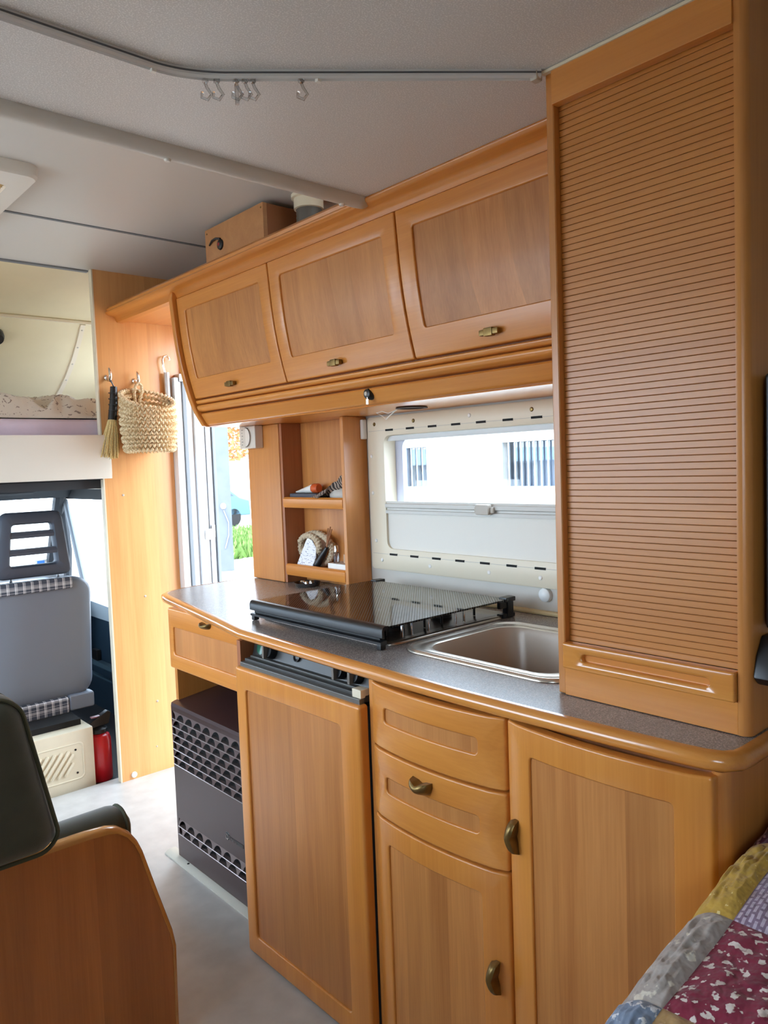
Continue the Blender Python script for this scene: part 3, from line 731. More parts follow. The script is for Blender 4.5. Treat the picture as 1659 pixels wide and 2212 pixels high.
# ------------------------------------------------------------------ base units
def bowed(x_end, sag, y0, y1, tilt=0.0):
    yc, hw = (y0+y1)/2, (y1-y0)/2
    def f(s, t, n):
        u = (s-yc)/hw
        b = sag*(1-u*u)
        # last centimetres roll back a little
        e = max(0.0, abs(u)-0.82)/0.18
        return (x_end - b + 0.006*e*e - n, s, t)
    return f
# drawer unit above the heater
hu = thing('heater_drawer_unit', 'narrow wooden drawer unit above the gas heater', 'cabinet', (1.2, 1.93, 0.6))
box('side_panel', (1.062, 2.19, 0.0), (XW-0.002, 2.206, 0.794), W_SIDE, hu, 0.001)
box('shelf', (1.07, 1.66, 0.612), (XW-0.01, 2.19, 0.626), W_RED, hu)
box('front_rail', (1.075, 1.66, 0.626), (1.09, 2.19, 0.794), M_BACK, hu)
box('metal_lip', (1.062, 1.66, 0.606), (1.075, 2.19, 0.614), M_BLACK, hu)
box('back_board', (1.50, 1.66, 0.0), (1.51, 2.19, 0.612), M_BACK, hu)
fm = lambda s, t, n: (1.040-n, s, t)
dr = framed_front(hu, 'drawer', fm, 1.662, 2.190, 0.616, 0.803, 0.06, 0.026, 0.042, 0.055, 0.02, 0.006, 0.012, 0.005, W_FRAME_Y, W_PANEL, 0.005)
half_moon_handle(dr, (1.040, 1.945, 0.782), (0, 1, 0), (0, 0, 1), (-1, 0, 0), 0.052, 0.016, 0.02)
# gas heater
ht = thing('gas_heater', 'brown enamelled gas heater with rows of arched louvres', 'heater', (1.2, 1.94, 0.015))
HXF = 1.040
HYA, HYB = 1.66, 2.200
boxes('casing', [((HXF+0.016, HYA, 0.012), (1.40, HYB, 0.488))], M_HEATER, ht)
mb = MB()
mb.prism([(HXF, 0.492), (HXF+0.002, 0.502), (HXF+0.014, 0.506), (1.30, 0.535), (1.40, 0.535), (1.40, 0.489), (HXF+0.015, 0.489)], 'Y', HYA, HYB+0.001)
mb.build('top_cover', M_HEATER, ht, 0.0, smooth=45)
boxes('front_plate', [((HXF, HYA, 0.136), (HXF+0.006, HYB, 0.309)), ((HXF, HYA, 0.012), (HXF+0.006, HYB, 0.084)), ((HXF, HYB-0.012, 0.084), (HXF+0.006, HYB, 0.136)), ((HXF, HYB-0.006, 0.309), (HXF+0.006, HYB, 0.492)), ((HXF, HYA, 0.478), (HXF+0.006, HYB-0.006, 0.492)), ((HXF, HYB, 0.012), (HXF+0.36, HYB+0.001, 0.492))], M_HEATER, ht)
M_FACET = plain('heater_facet_enamel', (104, 84, 80), 0.28, metal=0.3, coat=0.4)
def louvre_row(z0, z1, phase, yb):
    """pressed sheet row: arched cut-outs along its lower edge, lower lip standing proud"""
    pit = 0.054; w = 0.044; hh = (z1-z0)
    ys = []; n = int((yb-HYA)/0.0025)
    top = []; low = []
    for i in range(n+1):
        y = HYA+(yb-HYA)*i/n
        u = ((y-yb+phase)/pit) % 1.0 - 0.5
        a = 1-(2*u*pit/w)**2
        zz = z0 + (hh*0.80*math.sqrt(a) if a > 0 else 0)
        f = (zz-z0)/hh
        top.append((HXF+0.003, y, z1)); low.append((HXF-0.003+0.006*f, y, zz))
    m = MB(); nn = len(top)
    m.add(top+low, [(i, i+1, nn+i+1, nn+i) for i in range(nn-1)])
    m.build('louvre_row', M_FACET, ht, smooth=60)
    MB().prism([(HXF-0.0035, z0-0.0014), (HXF-0.004, z0), (HXF-0.003, z0+0.0014), (HXF+0.010, z0+0.0012), (HXF+0.010, z0-0.0012)], 'Y', HYA, yb).build('louvre_ledge', M_HEATER2, ht)
rows = 7; zp = (0.478-0.309)/rows
for k in range(rows): louvre_row(0.309+k*zp, 0.309+(k+1)*zp, 0.0 if k % 2 else 0.027, HYB-0.006)
for k in range(2): louvre_row(0.086+k*0.025, 0.086+(k+1)*0.025, 0.0 if k % 2 else 0.027, HYB-0.012)
box('louvre_shade_sheet', (HXF+0.012, HYA, 0.05), (HXF+0.0155, HYB-0.004, 0.487), M_DARK, ht)  # near-black sheet paints the shade inside the louvre openings
lg = MB().lathe([(0.0, -0.001), (0.011, -0.001), (0.012, 0.0)], (HXF, 1.886, 0.183), 'X', 24).build('maker_badge', plain('badge_black', (14, 10, 10), 0.3), ht, label='dark round maker mark with lettering')
MB().lathe([(0.0055, -0.0012), (0.0085, -0.0018), (0.0085, -0.001)], (HXF, 1.888, 0.181), 'X', 20, cap=False).build('badge_ring', M_HEATER2, lg)
box('badge_bar', (HXF-0.0009, 1.80, 0.176), (HXF, 1.878, 0.186), plain('badge_bar_black', (20, 14, 14), 0.3), lg)
def lettering(body, size, loc, rot, mat, parent, name='lettering', ext=0.0004):
    cu = bpy.data.curves.new(name, 'FONT'); cu.body = body; cu.size = size; cu.extrude = ext; cu.align_x = 'LEFT'
    tmp = bpy.data.objects.new(name+'_tmp', cu); COL.objects.link(tmp)
    dg = bpy.context.evaluated_depsgraph_get()
    me = bpy.data.meshes.new_from_object(tmp.evaluated_get(dg)); 
    bpy.data.objects.remove(tmp)
    mat4 = Matrix.Translation(loc) @ rot.to_4x4()
    me.transform(mat4); me.materials.clear(); me.materials.append(mat)
    return link(name, me, parent)
ROT_NX = Matrix(((0, 0, -1), (-1, 0, 0), (0, 1, 0)))      # text reading along -Y, facing -X
lettering('Truma', 0.016, (HXF-0.0014, 1.876, 0.1765), ROT_NX, M_HEATER2, lg)

# refrigerator
fg = thing('refrigerator', 'built-in refrigerator with wooden door and dark control strip', 'refrigerator', (1.25, 1.40, 0.0))
box('cabinet_side', (0.968, 1.644, 0.0), (XW-0.002, 1.660, 0.794), W_RED, fg)
boxes('cabinet_side', [((0.975, 1.1475, 0.0), (1.07, 1.160, 0.7945)), ((1.07, 1.1475, 0.0), (XW-0.03, 1.160, 0.66))], W_SIDE, fg)
box('body', (1.03, 1.162, 0.03), (XW-0.03, 1.642, 0.735), M_DASH, fg)
fm = lambda s, t, n: (0.948-n, s, t)
framed_front(fg, 'door', fm, 1.162, 1.641, 0.006, 0.7355, 0.062, 0.040, 0.048, 0.050, 0.022, 0.006, 0.012, 0.006, W_FRAME_Z, wood('fridge_veneer', (200, 134, 74), (162, 98, 46), 'Z', 0.072, 0.34, 0.25, 1.0, 0.01), 0.007)
box('door_core', (0.971, 1.170, 0.02), (1.028, 1.634, 0.728), M_DASH, fg)
for k, (x0, z0, z1) in enumerate(((0.958, 0.738, 0.746), (0.972, 0.742, 0.752), (0.988, 0.746, 0.756))):
    box('door_rail', (x0, 1.172, z0-0.006), (x0+0.014, 1.632, z1), [plain('grey_door_trim', (110, 108, 104), 0.35, metal=0.4), plain('dark_grey_trim', (64, 62, 60), 0.4), plain('grey_door_trim_inner', (96, 94, 90), 0.35, metal=0.4)][k], fg, 0.002)
cp = MB().prism([(1.000, 0.752), (1.012, 0.796), (1.03, 0.796), (1.03, 0.752)], 'Y', 1.164, 1.640).build('control_panel', plain('control_panel_grey', (62, 60, 58), 0.35, metal=0.3), fg)
ax = (Vector((-0.96, 0, 0.26)), Vector((0, 1, 0)), Vector((0.26, 0, 0.96)))
for y, r in ((1.555, 0.019), (1.282, 0.017), (1.228, 0.017)):
    kn = MB().lathe([(r, 0.0), (r, 0.010), (r*0.86, 0.018), (0.0, 0.019)], (1.006, y, 0.774), ax, 20).build('knob', M_BLACK, cp)
    boxes('knob_grip', [((0.976, y-0.004, 0.762), (0.990, y+0.004, 0.794))], plain('knob_grip_grey', (120, 112, 104), 0.4), kn, 0.002)
MB().lathe([(0.017, 0.0), (0.017, 0.006), (0.0, 0.007)], (1.006, 1.600, 0.776), ax, 18).build('indicator_lens', plain('green_lens', (30, 92, 70), 0.2), cp, label='dark green round lens')
MB().lathe([(0.012, 0.0), (0.012, 0.004), (0.009, 0.005), (0.006, 0.002), (0.0, 0.002)], (1.006, 1.452, 0.778), ax, 18).build('igniter_button', M_BLACK, cp)
box('door_latch', (0.962, 1.172, 0.746), (0.985, 1.200, 0.764), M_BEIGE, fg, 0.002, label='beige plastic door latch')

# drawer and cupboard unit
du = thing('drawer_cupboard_unit', 'narrow wooden unit with two bowed drawers over a cupboard door', 'cabinet', (1.25, 0.97, 0.0))
box('carcass', (0.985, 0.803, 0.02), (XW-0.002, 1.146, 0.655), W_RED, du)
box('front_rail', (0.984, 0.803, 0.655), (1.0, 1.146, 0.7945), W_RED, du)
fB = bowed(0.962, 0.018, 0.803, 1.144)
framed_front(du, 'drawer', fB, 0.803, 1.144, 0.664, 0.790, 0.049, 0.047, 0.051, 0.040, 0.02, 0.005, 0.010, 0.004, W_FRAME_Y, W_PANEL, 0.004, m=14, label='upper drawer without a handle')
d2 = framed_front(du, 'drawer', fB, 0.803, 1.144, 0.524, 0.660, 0.049, 0.047, 0.052, 0.048, 0.02, 0.005, 0.010, 0.004, W_FRAME_Y, W_PANEL, 0.004, m=14, label='lower drawer with brass handle')
half_moon_handle(d2, (fB(0.981, 0.6, 0)[0], 0.981, 0.634), (0, 1, 0), (0, 0, 1), (-1, 0, 0), 0.050, 0.024, 0.024)
d3 = framed_front(du, 'door', fB, 0.803, 1.144, 0.012, 0.520, 0.049, 0.047, 0.05, 0.044, 0.02, 0.005, 0.010, 0.004, W_FRAME_Z, W_PANEL_B, 0.004, m=14)
half_moon_handle(d3, (fB(0.828, 0.3, 0)[0], 0.825, 0.335), (0, 0, 1), (0, -1, 0), (-1, 0, 0), 0.058, 0.022, 0.022)
# sink unit
su = thing('sink_cupboard', 'wooden sink cupboard with bowed door and rounded end panel', 'cabinet', (1.25, 0.62, 0.0))
fC = bowed(0.962, 0.018, 0.452, 0.799)
box('carcass', (0.985, 0.465, 0.02), (XW-0.002, 0.801, 0.655), W_RED, su)
box('front_rail', (0.984, 0.462, 0.655), (1.0, 0.801, 0.795), W_RED, su)
P = [(0.984, 0.462), (0.980, 0.456)] + [(0.998-0.018*math.cos(a*PI/12), 0.456-0.016*math.sin(a*PI/12)) for a in range(0, 7)] + [(XW-0.002, 0.440), (XW-0.002, 0.462)]
MB().prism(P, 'Z', 0.0, 0.794).build('end_panel', W_SIDE, su, smooth=40)
d4 = framed_front(su, 'door', fC, 0.452, 0.799, 0.012, 0.790, 0.047, 0.052, 0.05, 0.044, 0.02, 0.005, 0.010, 0.004, W_FRAME_Z, W_PANEL_B, 0.004, m=14)
half_moon_handle(d4, (fC(0.778, 0.3, 0)[0], 0.777, 0.600), (0, 0, 1), (0, -1, 0), (-1, 0, 0), 0.058, 0.022, 0.022)

# ------------------------------------------------------------------ sink and hob
sk = thing('kitchen_sink', 'rectangular steel-rimmed beige sink set in the worktop', 'sink', (1.27, 0.99, ZW))
S = lambda e, r, z, k=6, m=5: [(p[0], p[1], z) for p in rr_loop(1.088+e, 1.455-e, 0.778+e, 1.200-e, r, k, m)]
MB().loops([S(0, 0.06, ZW+0.0006), S(0, 0.06, ZW+0.003), S(0.004, 0.058, ZW+0.0065), S(0.010, 0.055, ZW+0.007), S(0.014, 0.052, ZW+0.004), S(0.026, 0.05, ZW+0.004), S(0.032, 0.05, ZW+0.0055), S(0.040, 0.055, ZW+0.003)], False, False).build('rim', M_STEEL, sk, smooth=60)
MB().loops([S(0.040, 0.055, ZW+0.003), S(0.046, 0.055, ZW-0.012), S(0.056, 0.06, ZW-0.10), S(0.066, 0.07, ZW-0.125), S(0.085, 0.06, ZW-0.135), S(0.15, 0.03, ZW-0.138)], False, True).build('basin', M_SINK, sk, smooth=60)
MB().lathe([(0.0, 0.001), (0.012, 0.001), (0.024, 0.003), (0.028, 0.0), (0.028, -0.001)], (1.27, 0.99, ZW-0.137), 'Z', 24).build('drain', M_STEEL, sk)
spg = soft_block('dish_cloth', (1.150, 0.848, ZW-0.132), (1.215, 0.905, ZW-0.04), plain('navy_cloth', (44, 58, 110), 0.9), None, 0.02, 0.012, 22.0, seed=4)
tag(spg, 'dark blue cloth bunched in the corner of the sink', 'cloth')

hob = thing('gas_hob', 'gas hob under a raised dark dotted glass lid', 'hob', (1.28, 1.47, ZW))
Tt = lambda e, r, z: [(p[0], p[1], z) for p in rr_loop(1.085+e, 1.520-e, 1.222+e, 1.740-e, r, 6, 5)]
MB().loops([Tt(0, 0.04, ZW+0.0006), Tt(0, 0.04, ZW+0.004), Tt(0.004, 0.038, ZW+0.008), Tt(0.012, 0.034, ZW+0.008), Tt(0.018, 0.03, ZW+0.004), Tt(0.05, 0.03, ZW+0.002), Tt(0.15, 0.03, ZW+0.002)], False, True).build('tray', plain('hob_steel', (150, 140, 130), 0.26, metal=0.75), hob, smooth=50)
for (cx, cy, r) in ((1.215, 1.36, 0.036), (1.395, 1.36, 0.028), (1.30, 1.60, 0.042)):
    b = MB().lathe([(0.0, 0.016), (r*0.7, 0.016), (r*0.8, 0.014), (r*0.8, 0.009), (r, 0.008), (r, 0.0)], (cx, cy, ZW+0.002), 'Z', 24).build('burner', M_BLACK, hob)
    for q in range(4):
        a = PI/4+q*PI/2
        p = Vector((cx, cy, ZW+0.003)); d = Vector((math.cos(a), math.sin(a), 0))
        MB().tube([p+d*0.085, p+d*0.085+Vector((0, 0, 0.028)), p+d*0.08+Vector((0, 0, 0.032)), p+d*0.02+Vector((0, 0, 0.032))], 0.0032, 8).build('pan_support', M_BLACK, b)
for y in (1.255, 1.30, 1.345, 1.395):
    pass
# dotted smoked glass
def dotted_glass(name):
    m, nt, b, L = new_mat(name); nt.nodes.remove(b); out = nt.nodes['Material Output']
    geo = N(nt, 'ShaderNodeNewGeometry'); sp = N(nt, 'ShaderNodeSeparateXYZ'); L.new(geo.outputs['Position'], sp.inputs[0])
    def fr(sock, f):
        a = N(nt, 'ShaderNodeMath', operation='MULTIPLY'); a.inputs[1].default_value = f; L.new(sock, a.inputs[0])
        s = N(nt, 'ShaderNodeMath', operation='SINE'); L.new(a.outputs[0], s.inputs[0]); return s.outputs[0]
    pm = N(nt, 'ShaderNodeMath', operation='MULTIPLY'); L.new(fr(sp.outputs[0], 2*PI/0.0085), pm.inputs[0]); L.new(fr(sp.outputs[1], 2*PI/0.0085), pm.inputs[1])
    th = N(nt, 'ShaderNodeMath', operation='GREATER_THAN'); th.inputs[1].default_value = 0.05; L.new(pm.outputs[0], th.inputs[0])
    tr = N(nt, 'ShaderNodeBsdfTransparent'); tr.inputs['Color'].default_value = (0.30, 0.28, 0.27, 1)
    bl = N(nt, 'ShaderNodeBsdfPrincipled'); bl.inputs['Base Color'].default_value = (0.012, 0.010, 0.010, 1); bl.inputs['Roughness'].default_value = 0.3
    m1 = N(nt, 'ShaderNodeMixShader'); L.new(th.outputs[0], m1.inputs['Fac']); L.new(tr.outputs[0], m1.inputs[1]); L.new(bl.outputs[0], m1.inputs[2])
    gl = N(nt, 'ShaderNodeBsdfGlossy'); gl.inputs['Roughness'].default_value = 0.015
    fz = N(nt, 'ShaderNodeFresnel', IOR=1.5)
    m2 = N(nt, 'ShaderNodeMixShader'); L.new(fz.outputs[0], m2.inputs['Fac']); L.new(m1.outputs[0], m2.inputs[1]); L.new(gl.outputs[0], m2.inputs[2])
    L.new(m2.outputs[0], out.inputs['Surface'])
    return m
lid = MB().loops([[(p[0], p[1], z) for p in rr_loop(1.070, 1.490, 1.210, 1.735, 0.006, 3, 1)] for z in (0.8665, 0.8705)]).build('glass_lid', dotted_glass('dotted_smoked_glass'), hob, label='dark dotted glass lid')
rail_p = [(1.076, 0.8725), (1.066, 0.873), (1.060, 0.870), (1.057, 0.863), (1.057, 0.848), (1.061, 0.846), (1.064, 0.846), (1.064, 0.8635), (1.068, 0.8655), (1.076, 0.8658)]
fr_ = MB().prism(rail_p, 'Y', 1.208, 1.737).build('front_rail', M_BLACK, lid, smooth=50)
box('front_flap', (1.066, 1.226, 0.832), (1.070, 1.728, 0.8655), M_BLACK, lid, 0.001)
MB().prism([(1.060, 0.831), (1.056, 0.833), (1.056, 0.838), (1.062, 0.840), (1.074, 0.840), (1.074, 0.831)], 'Y', 1.212, 1.733).build('lower_rail', M_BLACK, lid, smooth=50)
for y in (1.214, 1.716):
    box('foot', (1.057, y, ZW+0.0005), (1.073, y+0.014, 0.834), M_BLACK, lid, 0.003)
for y in (1.216, 1.712):
    hg = boxes('hinge', [((1.488, y, ZW+0.001), (1.512, y+0.018, 0.862)), ((1.462, y+0.003, 0.846), (1.495, y+0.014, 0.866)), ((1.478, y-0.004, 0.862), (1.516, y+0.02, 0.874)), ((1.470, y+0.002, ZW+0.001), (1.52, y+0.022, ZW+0.012))], M_BLACK, lid, 0.003)
for xx in (1.165, 1.195, 1.25, 1.345, 1.375):
    MB().tube([(xx, 1.262, ZW+0.004), (xx, 1.262, ZW+0.034)], 0.003, 8).build('support_post', M_CHROME, hob)
box('pan_support_bar', (1.15, 1.268, ZW+0.030), (1.40, 1.275, ZW+0.036), M_BLACK, hob, 0.001)

# ------------------------------------------------------------------ open shelf unit in the corner by the entrance
sh = thing('corner_shelf_unit', 'open wooden shelf unit between entrance and kitchen window', 'shelf', (1.53, 2.13, ZW))
XS = 1.487
box('front_panel', (XS, 2.204, ZW+0.001), (XS+0.016, 2.404, 1.3715), W_SIDE, sh, 0.004, 3)
box('end_panel', (XS+0.016, 2.388, ZW+0.001), (XW-0.001, 2.404, 1.3715), W_SIDE, sh, 0.001)
box('side_panel', (XS+0.004, 2.190, ZW+0.001), (XW-0.001, 2.204, 1.3715), W_RED, sh, 0.001)
box('side_panel', (XS, 1.848, ZW+0.001), (XW-0.001, 1.864, 1.3715), W_SIDE, sh, 0.003, 3)
box('back_panel', (XW-0.012, 1.864, ZW+0.001), (XW-0.001, 2.190, 1.3715), W_PANEL_B, sh)
for z0, z1 in ((1.079, 1.118), (0.845, 0.888)):
    MB().prism([(XS+0.002, z0+0.004), (XS-0.001, z0+0.010), (XS-0.001, z1-0.006), (XS+0.006, z1), (XS+0.016, z1), (XS+0.018, z1-0.012), (XW-0.012, z1-0.012), (XW-0.012, z1-0.030), (XS+0.018, z1-0.030), (XS+0.012, z0+0.002)], 'Y', 1.864, 2.190).build('shelf_board', W_FRAME_Y, sh, smooth=40)
SZ1, SZ0 = 1.106, 0.876       # resting heights on the two shelves
# upper shelf: folder, tube, scarf, rolled towel
tag(boxes('folder', [((1.508, 2.02, SZ1), (1.568, 2.186, SZ1+0.010)), ((1.510, 2.03, SZ1+0.010), (1.567, 2.184, SZ1+0.024))], plain('slate_cloth', (84, 84, 92), 0.8), None, 0.004), 'flat dark slate folder on the upper shelf', 'folder')
tb = thing('cream_tube', 'white tube with orange cap lying on the upper shelf', 'tube', (1.54, 2.09, SZ1+0.025))
L = []
for k in range(9):
    t = k/8; y = 2.165-0.085*t; r = 0.004+0.012*t
    L.append([Vector((1.538+0.016*math.cos(a*PI/6), y, SZ1+0.0245+r+r*math.sin(a*PI/6))) for a in range(12)])
MB().loops(L).build('tube_body', M_WHITEPL, tb)
MB().lathe([(0.0, 0.0), (0.0145, 0.0), (0.016, -0.004), (0.016, -0.026), (0.013, -0.03), (0.0, -0.03)], (1.538, 2.080, SZ1+0.0405), 'Y', 16).build('cap', plain('orange_cap', (206, 92, 44), 0.4), tb)
M_SCARF = None
def striped(name, c1, c2, scale, axis=2, dist=3.0, rough=0.9):
    m, nt, b, L = new_mat(name)
    geo = N(nt, 'ShaderNodeNewGeometry')
    w = N(nt, 'ShaderNodeTexWave', Scale=scale, Distortion=dist, Detail=2.0); w.bands_direction = 'XYZ'[axis]
    L.new(geo.outputs['Position'], w.inputs['Vector'])
    r = N(nt, 'ShaderNodeValToRGB'); r.color_ramp.elements[0].position = 0.42; r.color_ramp.elements[1].position = 0.58
    r.color_ramp.elements[0].color = lin(c1); r.color_ramp.elements[1].color = lin(c2)
    L.new(w.outputs['Fac'], r.inputs['Fac']); L.new(r.outputs['Color'], b.inputs['Base Color']); b.inputs['Roughness'].default_value = rough
    return m
M_SCARF = striped('dark_patterned_scarf', (52, 44, 42), (168, 148, 134), 26.0, 1, 6.0)
def scarf_fn(u, v):
    # a strip of cloth running up from the shelf edge towards the right-hand panel
    y = 2.05-0.178*u
    rise = 0.012+0.066*u**1.6
    w = 0.022+0.012*math.sin(u*9)
    fold = 0.005*math.sin(v*PI*3+u*3)+0.007*noise.noise(Vector((u*8, v*6, 1)))
    x = 1.500+0.045*v+0.004*math.sin(u*11)
    z = SZ1+rise*(1-0.75*v)+fold*(0.4+0.6*u) + (0.006 if u > 0.08 else -0.012+0.22*u)
    if v < 0.12 and u < 0.55: z -= (0.12-v)*0.14; x -= 0.012
    return (x, y, max(z, SZ1-0.028 if x < 1.488 else SZ1+0.002))
mb = MB().grid(scarf_fn, 48, 24)
n0 = len(mb.v)
mb.grid(lambda u, v: (scarf_fn(u, v)[0]+0.002, scarf_fn(u, v)[1], scarf_fn(u, v)[2]-0.003), 48, 24)
tag(mb.build('scarf', M_SCARF, None, smooth=80), 'crumpled dark patterned scarf hanging over the upper shelf edge', 'scarf')
tw = []
for k in range(9):
    a = k/8
    tw.append((1.532, 1.965-0.095*a, SZ1+0.021))
tag(MB().tube(tw, 0.021, 16, radii=[0.017, 0.020, 0.021, 0.021, 0.021, 0.021, 0.021, 0.021, 0.020]).build('rolled_towel', plain('pale_towel', (196, 190, 182), 0.9, bump=0.4, bscale=160)), 'rolled pale grey towel at the right of the upper shelf', 'towel')
# lower shelf: coil of rope, written card, reed sticks in a dark bottle, spray bottle, white tray
rp = thing('rope_coil', 'coil of thick twisted beige rope on the lower shelf', 'rope', (1.54, 2.10, SZ0))
def twisted(path, r, turns, mat, name, parent, strands=3):
    P = [Vector(p) for p in path]
    for s in range(strands):
        Q = []
        for i, p in enumerate(P):
            t = (P[min(i+1, len(P)-1)]-P[max(i-1, 0)]).normalized()
            sd = t.cross(Vector((1, 0, 0))); sd = sd.normalized() if sd.length > 1e-4 else Vector((0, 0, 1))
            ud = Vector((1, 0, 0))
            a = 2*PI*(turns*i/len(P)+s/strands)
            Q.append(p+(sd*math.cos(a)+ud*math.sin(a))*r*0.5)
        MB().tube(Q, r*0.56, 7).build(name, mat, parent)
M_ROPE = plain('beige_rope', (196, 176, 148), 0.9, nscale=200, namt=0.12)
coil = []
cy, cz = 2.090, SZ0+0.064
for i in range(101):
    a = -0.6+2*PI*1.0*i/100
    coil.append((1.545, cy+0.088*math.cos(a), cz+0.052*math.sin(a)))
twisted(coil, 0.012, 22, M_ROPE, 'rope_strand', rp)
coil2 = [(1.528, cy+0.015+0.055*math.cos(0.3+1.7*PI*i/60), cz+0.010+0.036*math.sin(0.3+1.7*PI*i/60)) for i in range(61)]
twisted(coil2, 0.011, 13, M_ROPE, 'rope_strand', rp)
def card_mat():
    m, nt, b, L = new_mat('handwritten_card')
    geo = N(nt, 'ShaderNodeNewGeometry')
    mp = N(nt, 'ShaderNodeMapping'); mp.inputs['Scale'].default_value = (1, 60, 260); mp.inputs['Rotation'].default_value = (0.5, 0, 0)
    L.new(geo.outputs['Position'], mp.inputs['Vector'])
    t = N(nt, 'ShaderNodeTexNoise', Scale=1.6, Detail=4.0); L.new(mp.outputs['Vector'], t.inputs['Vector'])
    r = N(nt, 'ShaderNodeValToRGB'); r.color_ramp.elements[0].position = 0.36; r.color_ramp.elements[1].position = 0.42
    r.color_ramp.elements[0].color = lin((120, 120, 150)); r.color_ramp.elements[1].color = lin((236, 236, 238))
    L.new(t.outputs['Fac'], r.inputs['Fac']); L.new(r.outputs['Color'], b.inputs['Base Color']); b.inputs['Roughness'].default_value = 0.7
    return m
pts = [(2.158, SZ0+0.001), (2.068, SZ0+0.001), (2.052, SZ0+0.040), (2.056, SZ0+0.070), (2.082, SZ0+0.094), (2.108, SZ0+0.101), (2.116, SZ0+0.093)]
m = MB()
fr0 = [(1.506+0.018*(z-SZ0)/0.1, y, z) for y, z in pts]; bk0 = [(p[0]+0.004, p[1], p[2]) for p in fr0]
tag(m.loops([fr0, bk0]).build('paper_tag', card_mat()), 'white handwritten paper tag leaning against the rope coil', 'tag')
rd = thing('reed_diffuser', 'dark slim bottle leaning with thin brown reed sticks', 'diffuser', (1.525, 2.03, SZ0))
ax_ = Vector((0.012, -0.062, 0.080)).normalized()
base = Vector((1.516, 2.052, SZ0+0.012))
b1 = [base+ax_*d for d in (0, 0.004, 0.05, 0.066, 0.08)]
MB().tube(b1, 0.01, 12, radii=[0.007, 0.0115, 0.0115, 0.008, 0.006]).build('bottle', M_BLACK, rd)
for dy, dz, ln in ((0.0, 0.0, 0.075), (-0.10, 0.05, 0.070), (0.08, 0.1, 0.068)):
    d2 = (ax_+Vector((0, 0.35+dy*2, 0.35+dz))).normalized()
    q = base+ax_*0.075
    MB().tube([q, q+d2*ln], 0.0022, 6).build('reed', plain('brown_reed', (150, 96, 58), 0.6), rd)
sb = thing('spray_bottle', 'small clear bottle with silvery cap on the white tray', 'bottle', (1.52, 1.945, SZ0+0.0285))
MB().lathe([(0.0, 0.0), (0.0095, 0.0), (0.0105, 0.003), (0.0105, 0.030), (0.006, 0.036), (0.0, 0.036)], (1.520, 1.948, SZ0+0.0285), 'Z', 16).build('bottle_body', M_CLEARPL, sb)
MB().lathe([(0.0, 0.0), (0.007, 0.0), (0.007, 0.018), (0.005, 0.022), (0.0, 0.022)], (1.520, 1.948, SZ0+0.064), 'Z', 14).build('cap', M_CHROME, sb)
tr = tag(boxes('white_tray', [((1.504, 1.868, SZ0+0.0005), (1.560, 1.975, SZ0+0.028))], M_WHITEPL, None, 0.003), 'shallow white tray at the right of the lower shelf', 'tray')
tag(box('cardboard_box', (1.522, 1.868, SZ0+0.0285), (1.556, 1.915, SZ0+0.058), plain('kraft_card', (186, 152, 122), 0.8), None, 0.002), 'small kraft cardboard box on the white tray', 'box')
ck = thing('glass_ashtray', 'small glass dish with chrome bits on the worktop under the shelf', 'dish', (1.50, 2.08, ZW))
MB().lathe([(0.0, 0.002), (0.034, 0.002), (0.042, 0.012), (0.045, 0.013), (0.040, 0.0), (0.0, 0.0)], (1.492, 2.075, ZW+0.0005), 'Z', 28).build('dish', plain('smoked_dish', (60, 58, 58), 0.12, coat=0.6), ck)
for i, (dx, dy, r) in enumerate(((-0.01, 0.012, 0.010), (0.008, -0.012, 0.009), (-0.014, -0.014, 0.007))):
    MB().lathe([(0.0, 0.0), (r, 0.0), (r, 0.012), (r*0.7, 0.016), (0.0, 0.016)], (1.492+dx, 2.075+dy, ZW+0.003), 'Z', 14).build('chrome_piece', M_CHROME, ck)

# thermostat, door contact, round touch light
th = thing('thermostat', 'white box thermostat with half-dial under the overhead cabinet', 'thermostat', (1.475, 2.385, 1.295))
box('case', (1.452, 2.297, 1.292), (1.4865, 2.400, 1.3715), plain('warm_white_case', (214, 208, 196), 0.45), th, 0.004, 3)
dial = []
for k in range(13):
    a = -PI/2+PI*k/12; dial.append((2.352-0.030*math.cos(a), 1.332+0.034*math.sin(a)))
dl_ = MB().prism([(p[0], p[1]) for p in dial], 'X', 1.447, 1.4525).build('dial', plain('dial_white', (228, 224, 214), 0.4), th, 0.001)
MB().tube([(1.4475, p[0], p[1]) for p in dial], 0.0014, 6).build('dial_rim', plain('dial_rim_grey', (90, 88, 84), 0.5), dl_)  # even grey tube outlining the dial
for k in range(6):
    z = 1.305+0.0105*k
    box('tick_mark', (1.4508, 2.378-0.004*(k % 2), z), (1.4522, 2.383, z+0.0016), M_DASH, th)
tag(box('door_contact', (1.556, 1.8345, 1.300), (1.5755, 1.8475, 1.362), M_WHITEPL, None, 0.004, 3), 'small white plastic sensor on the shelf side by the window', 'sensor')
pk = tag(MB().lathe([(0.0, -0.016), (0.010, -0.015), (0.017, -0.010), (0.019, -0.003), (0.019, 0.0)], (XW-0.0005, 1.168, 0.872), 'X', 24).build('touch_light', plain('frosted_white', (226, 230, 230), 0.35)), 'small round white touch light on the wall above the sink', 'lamp')

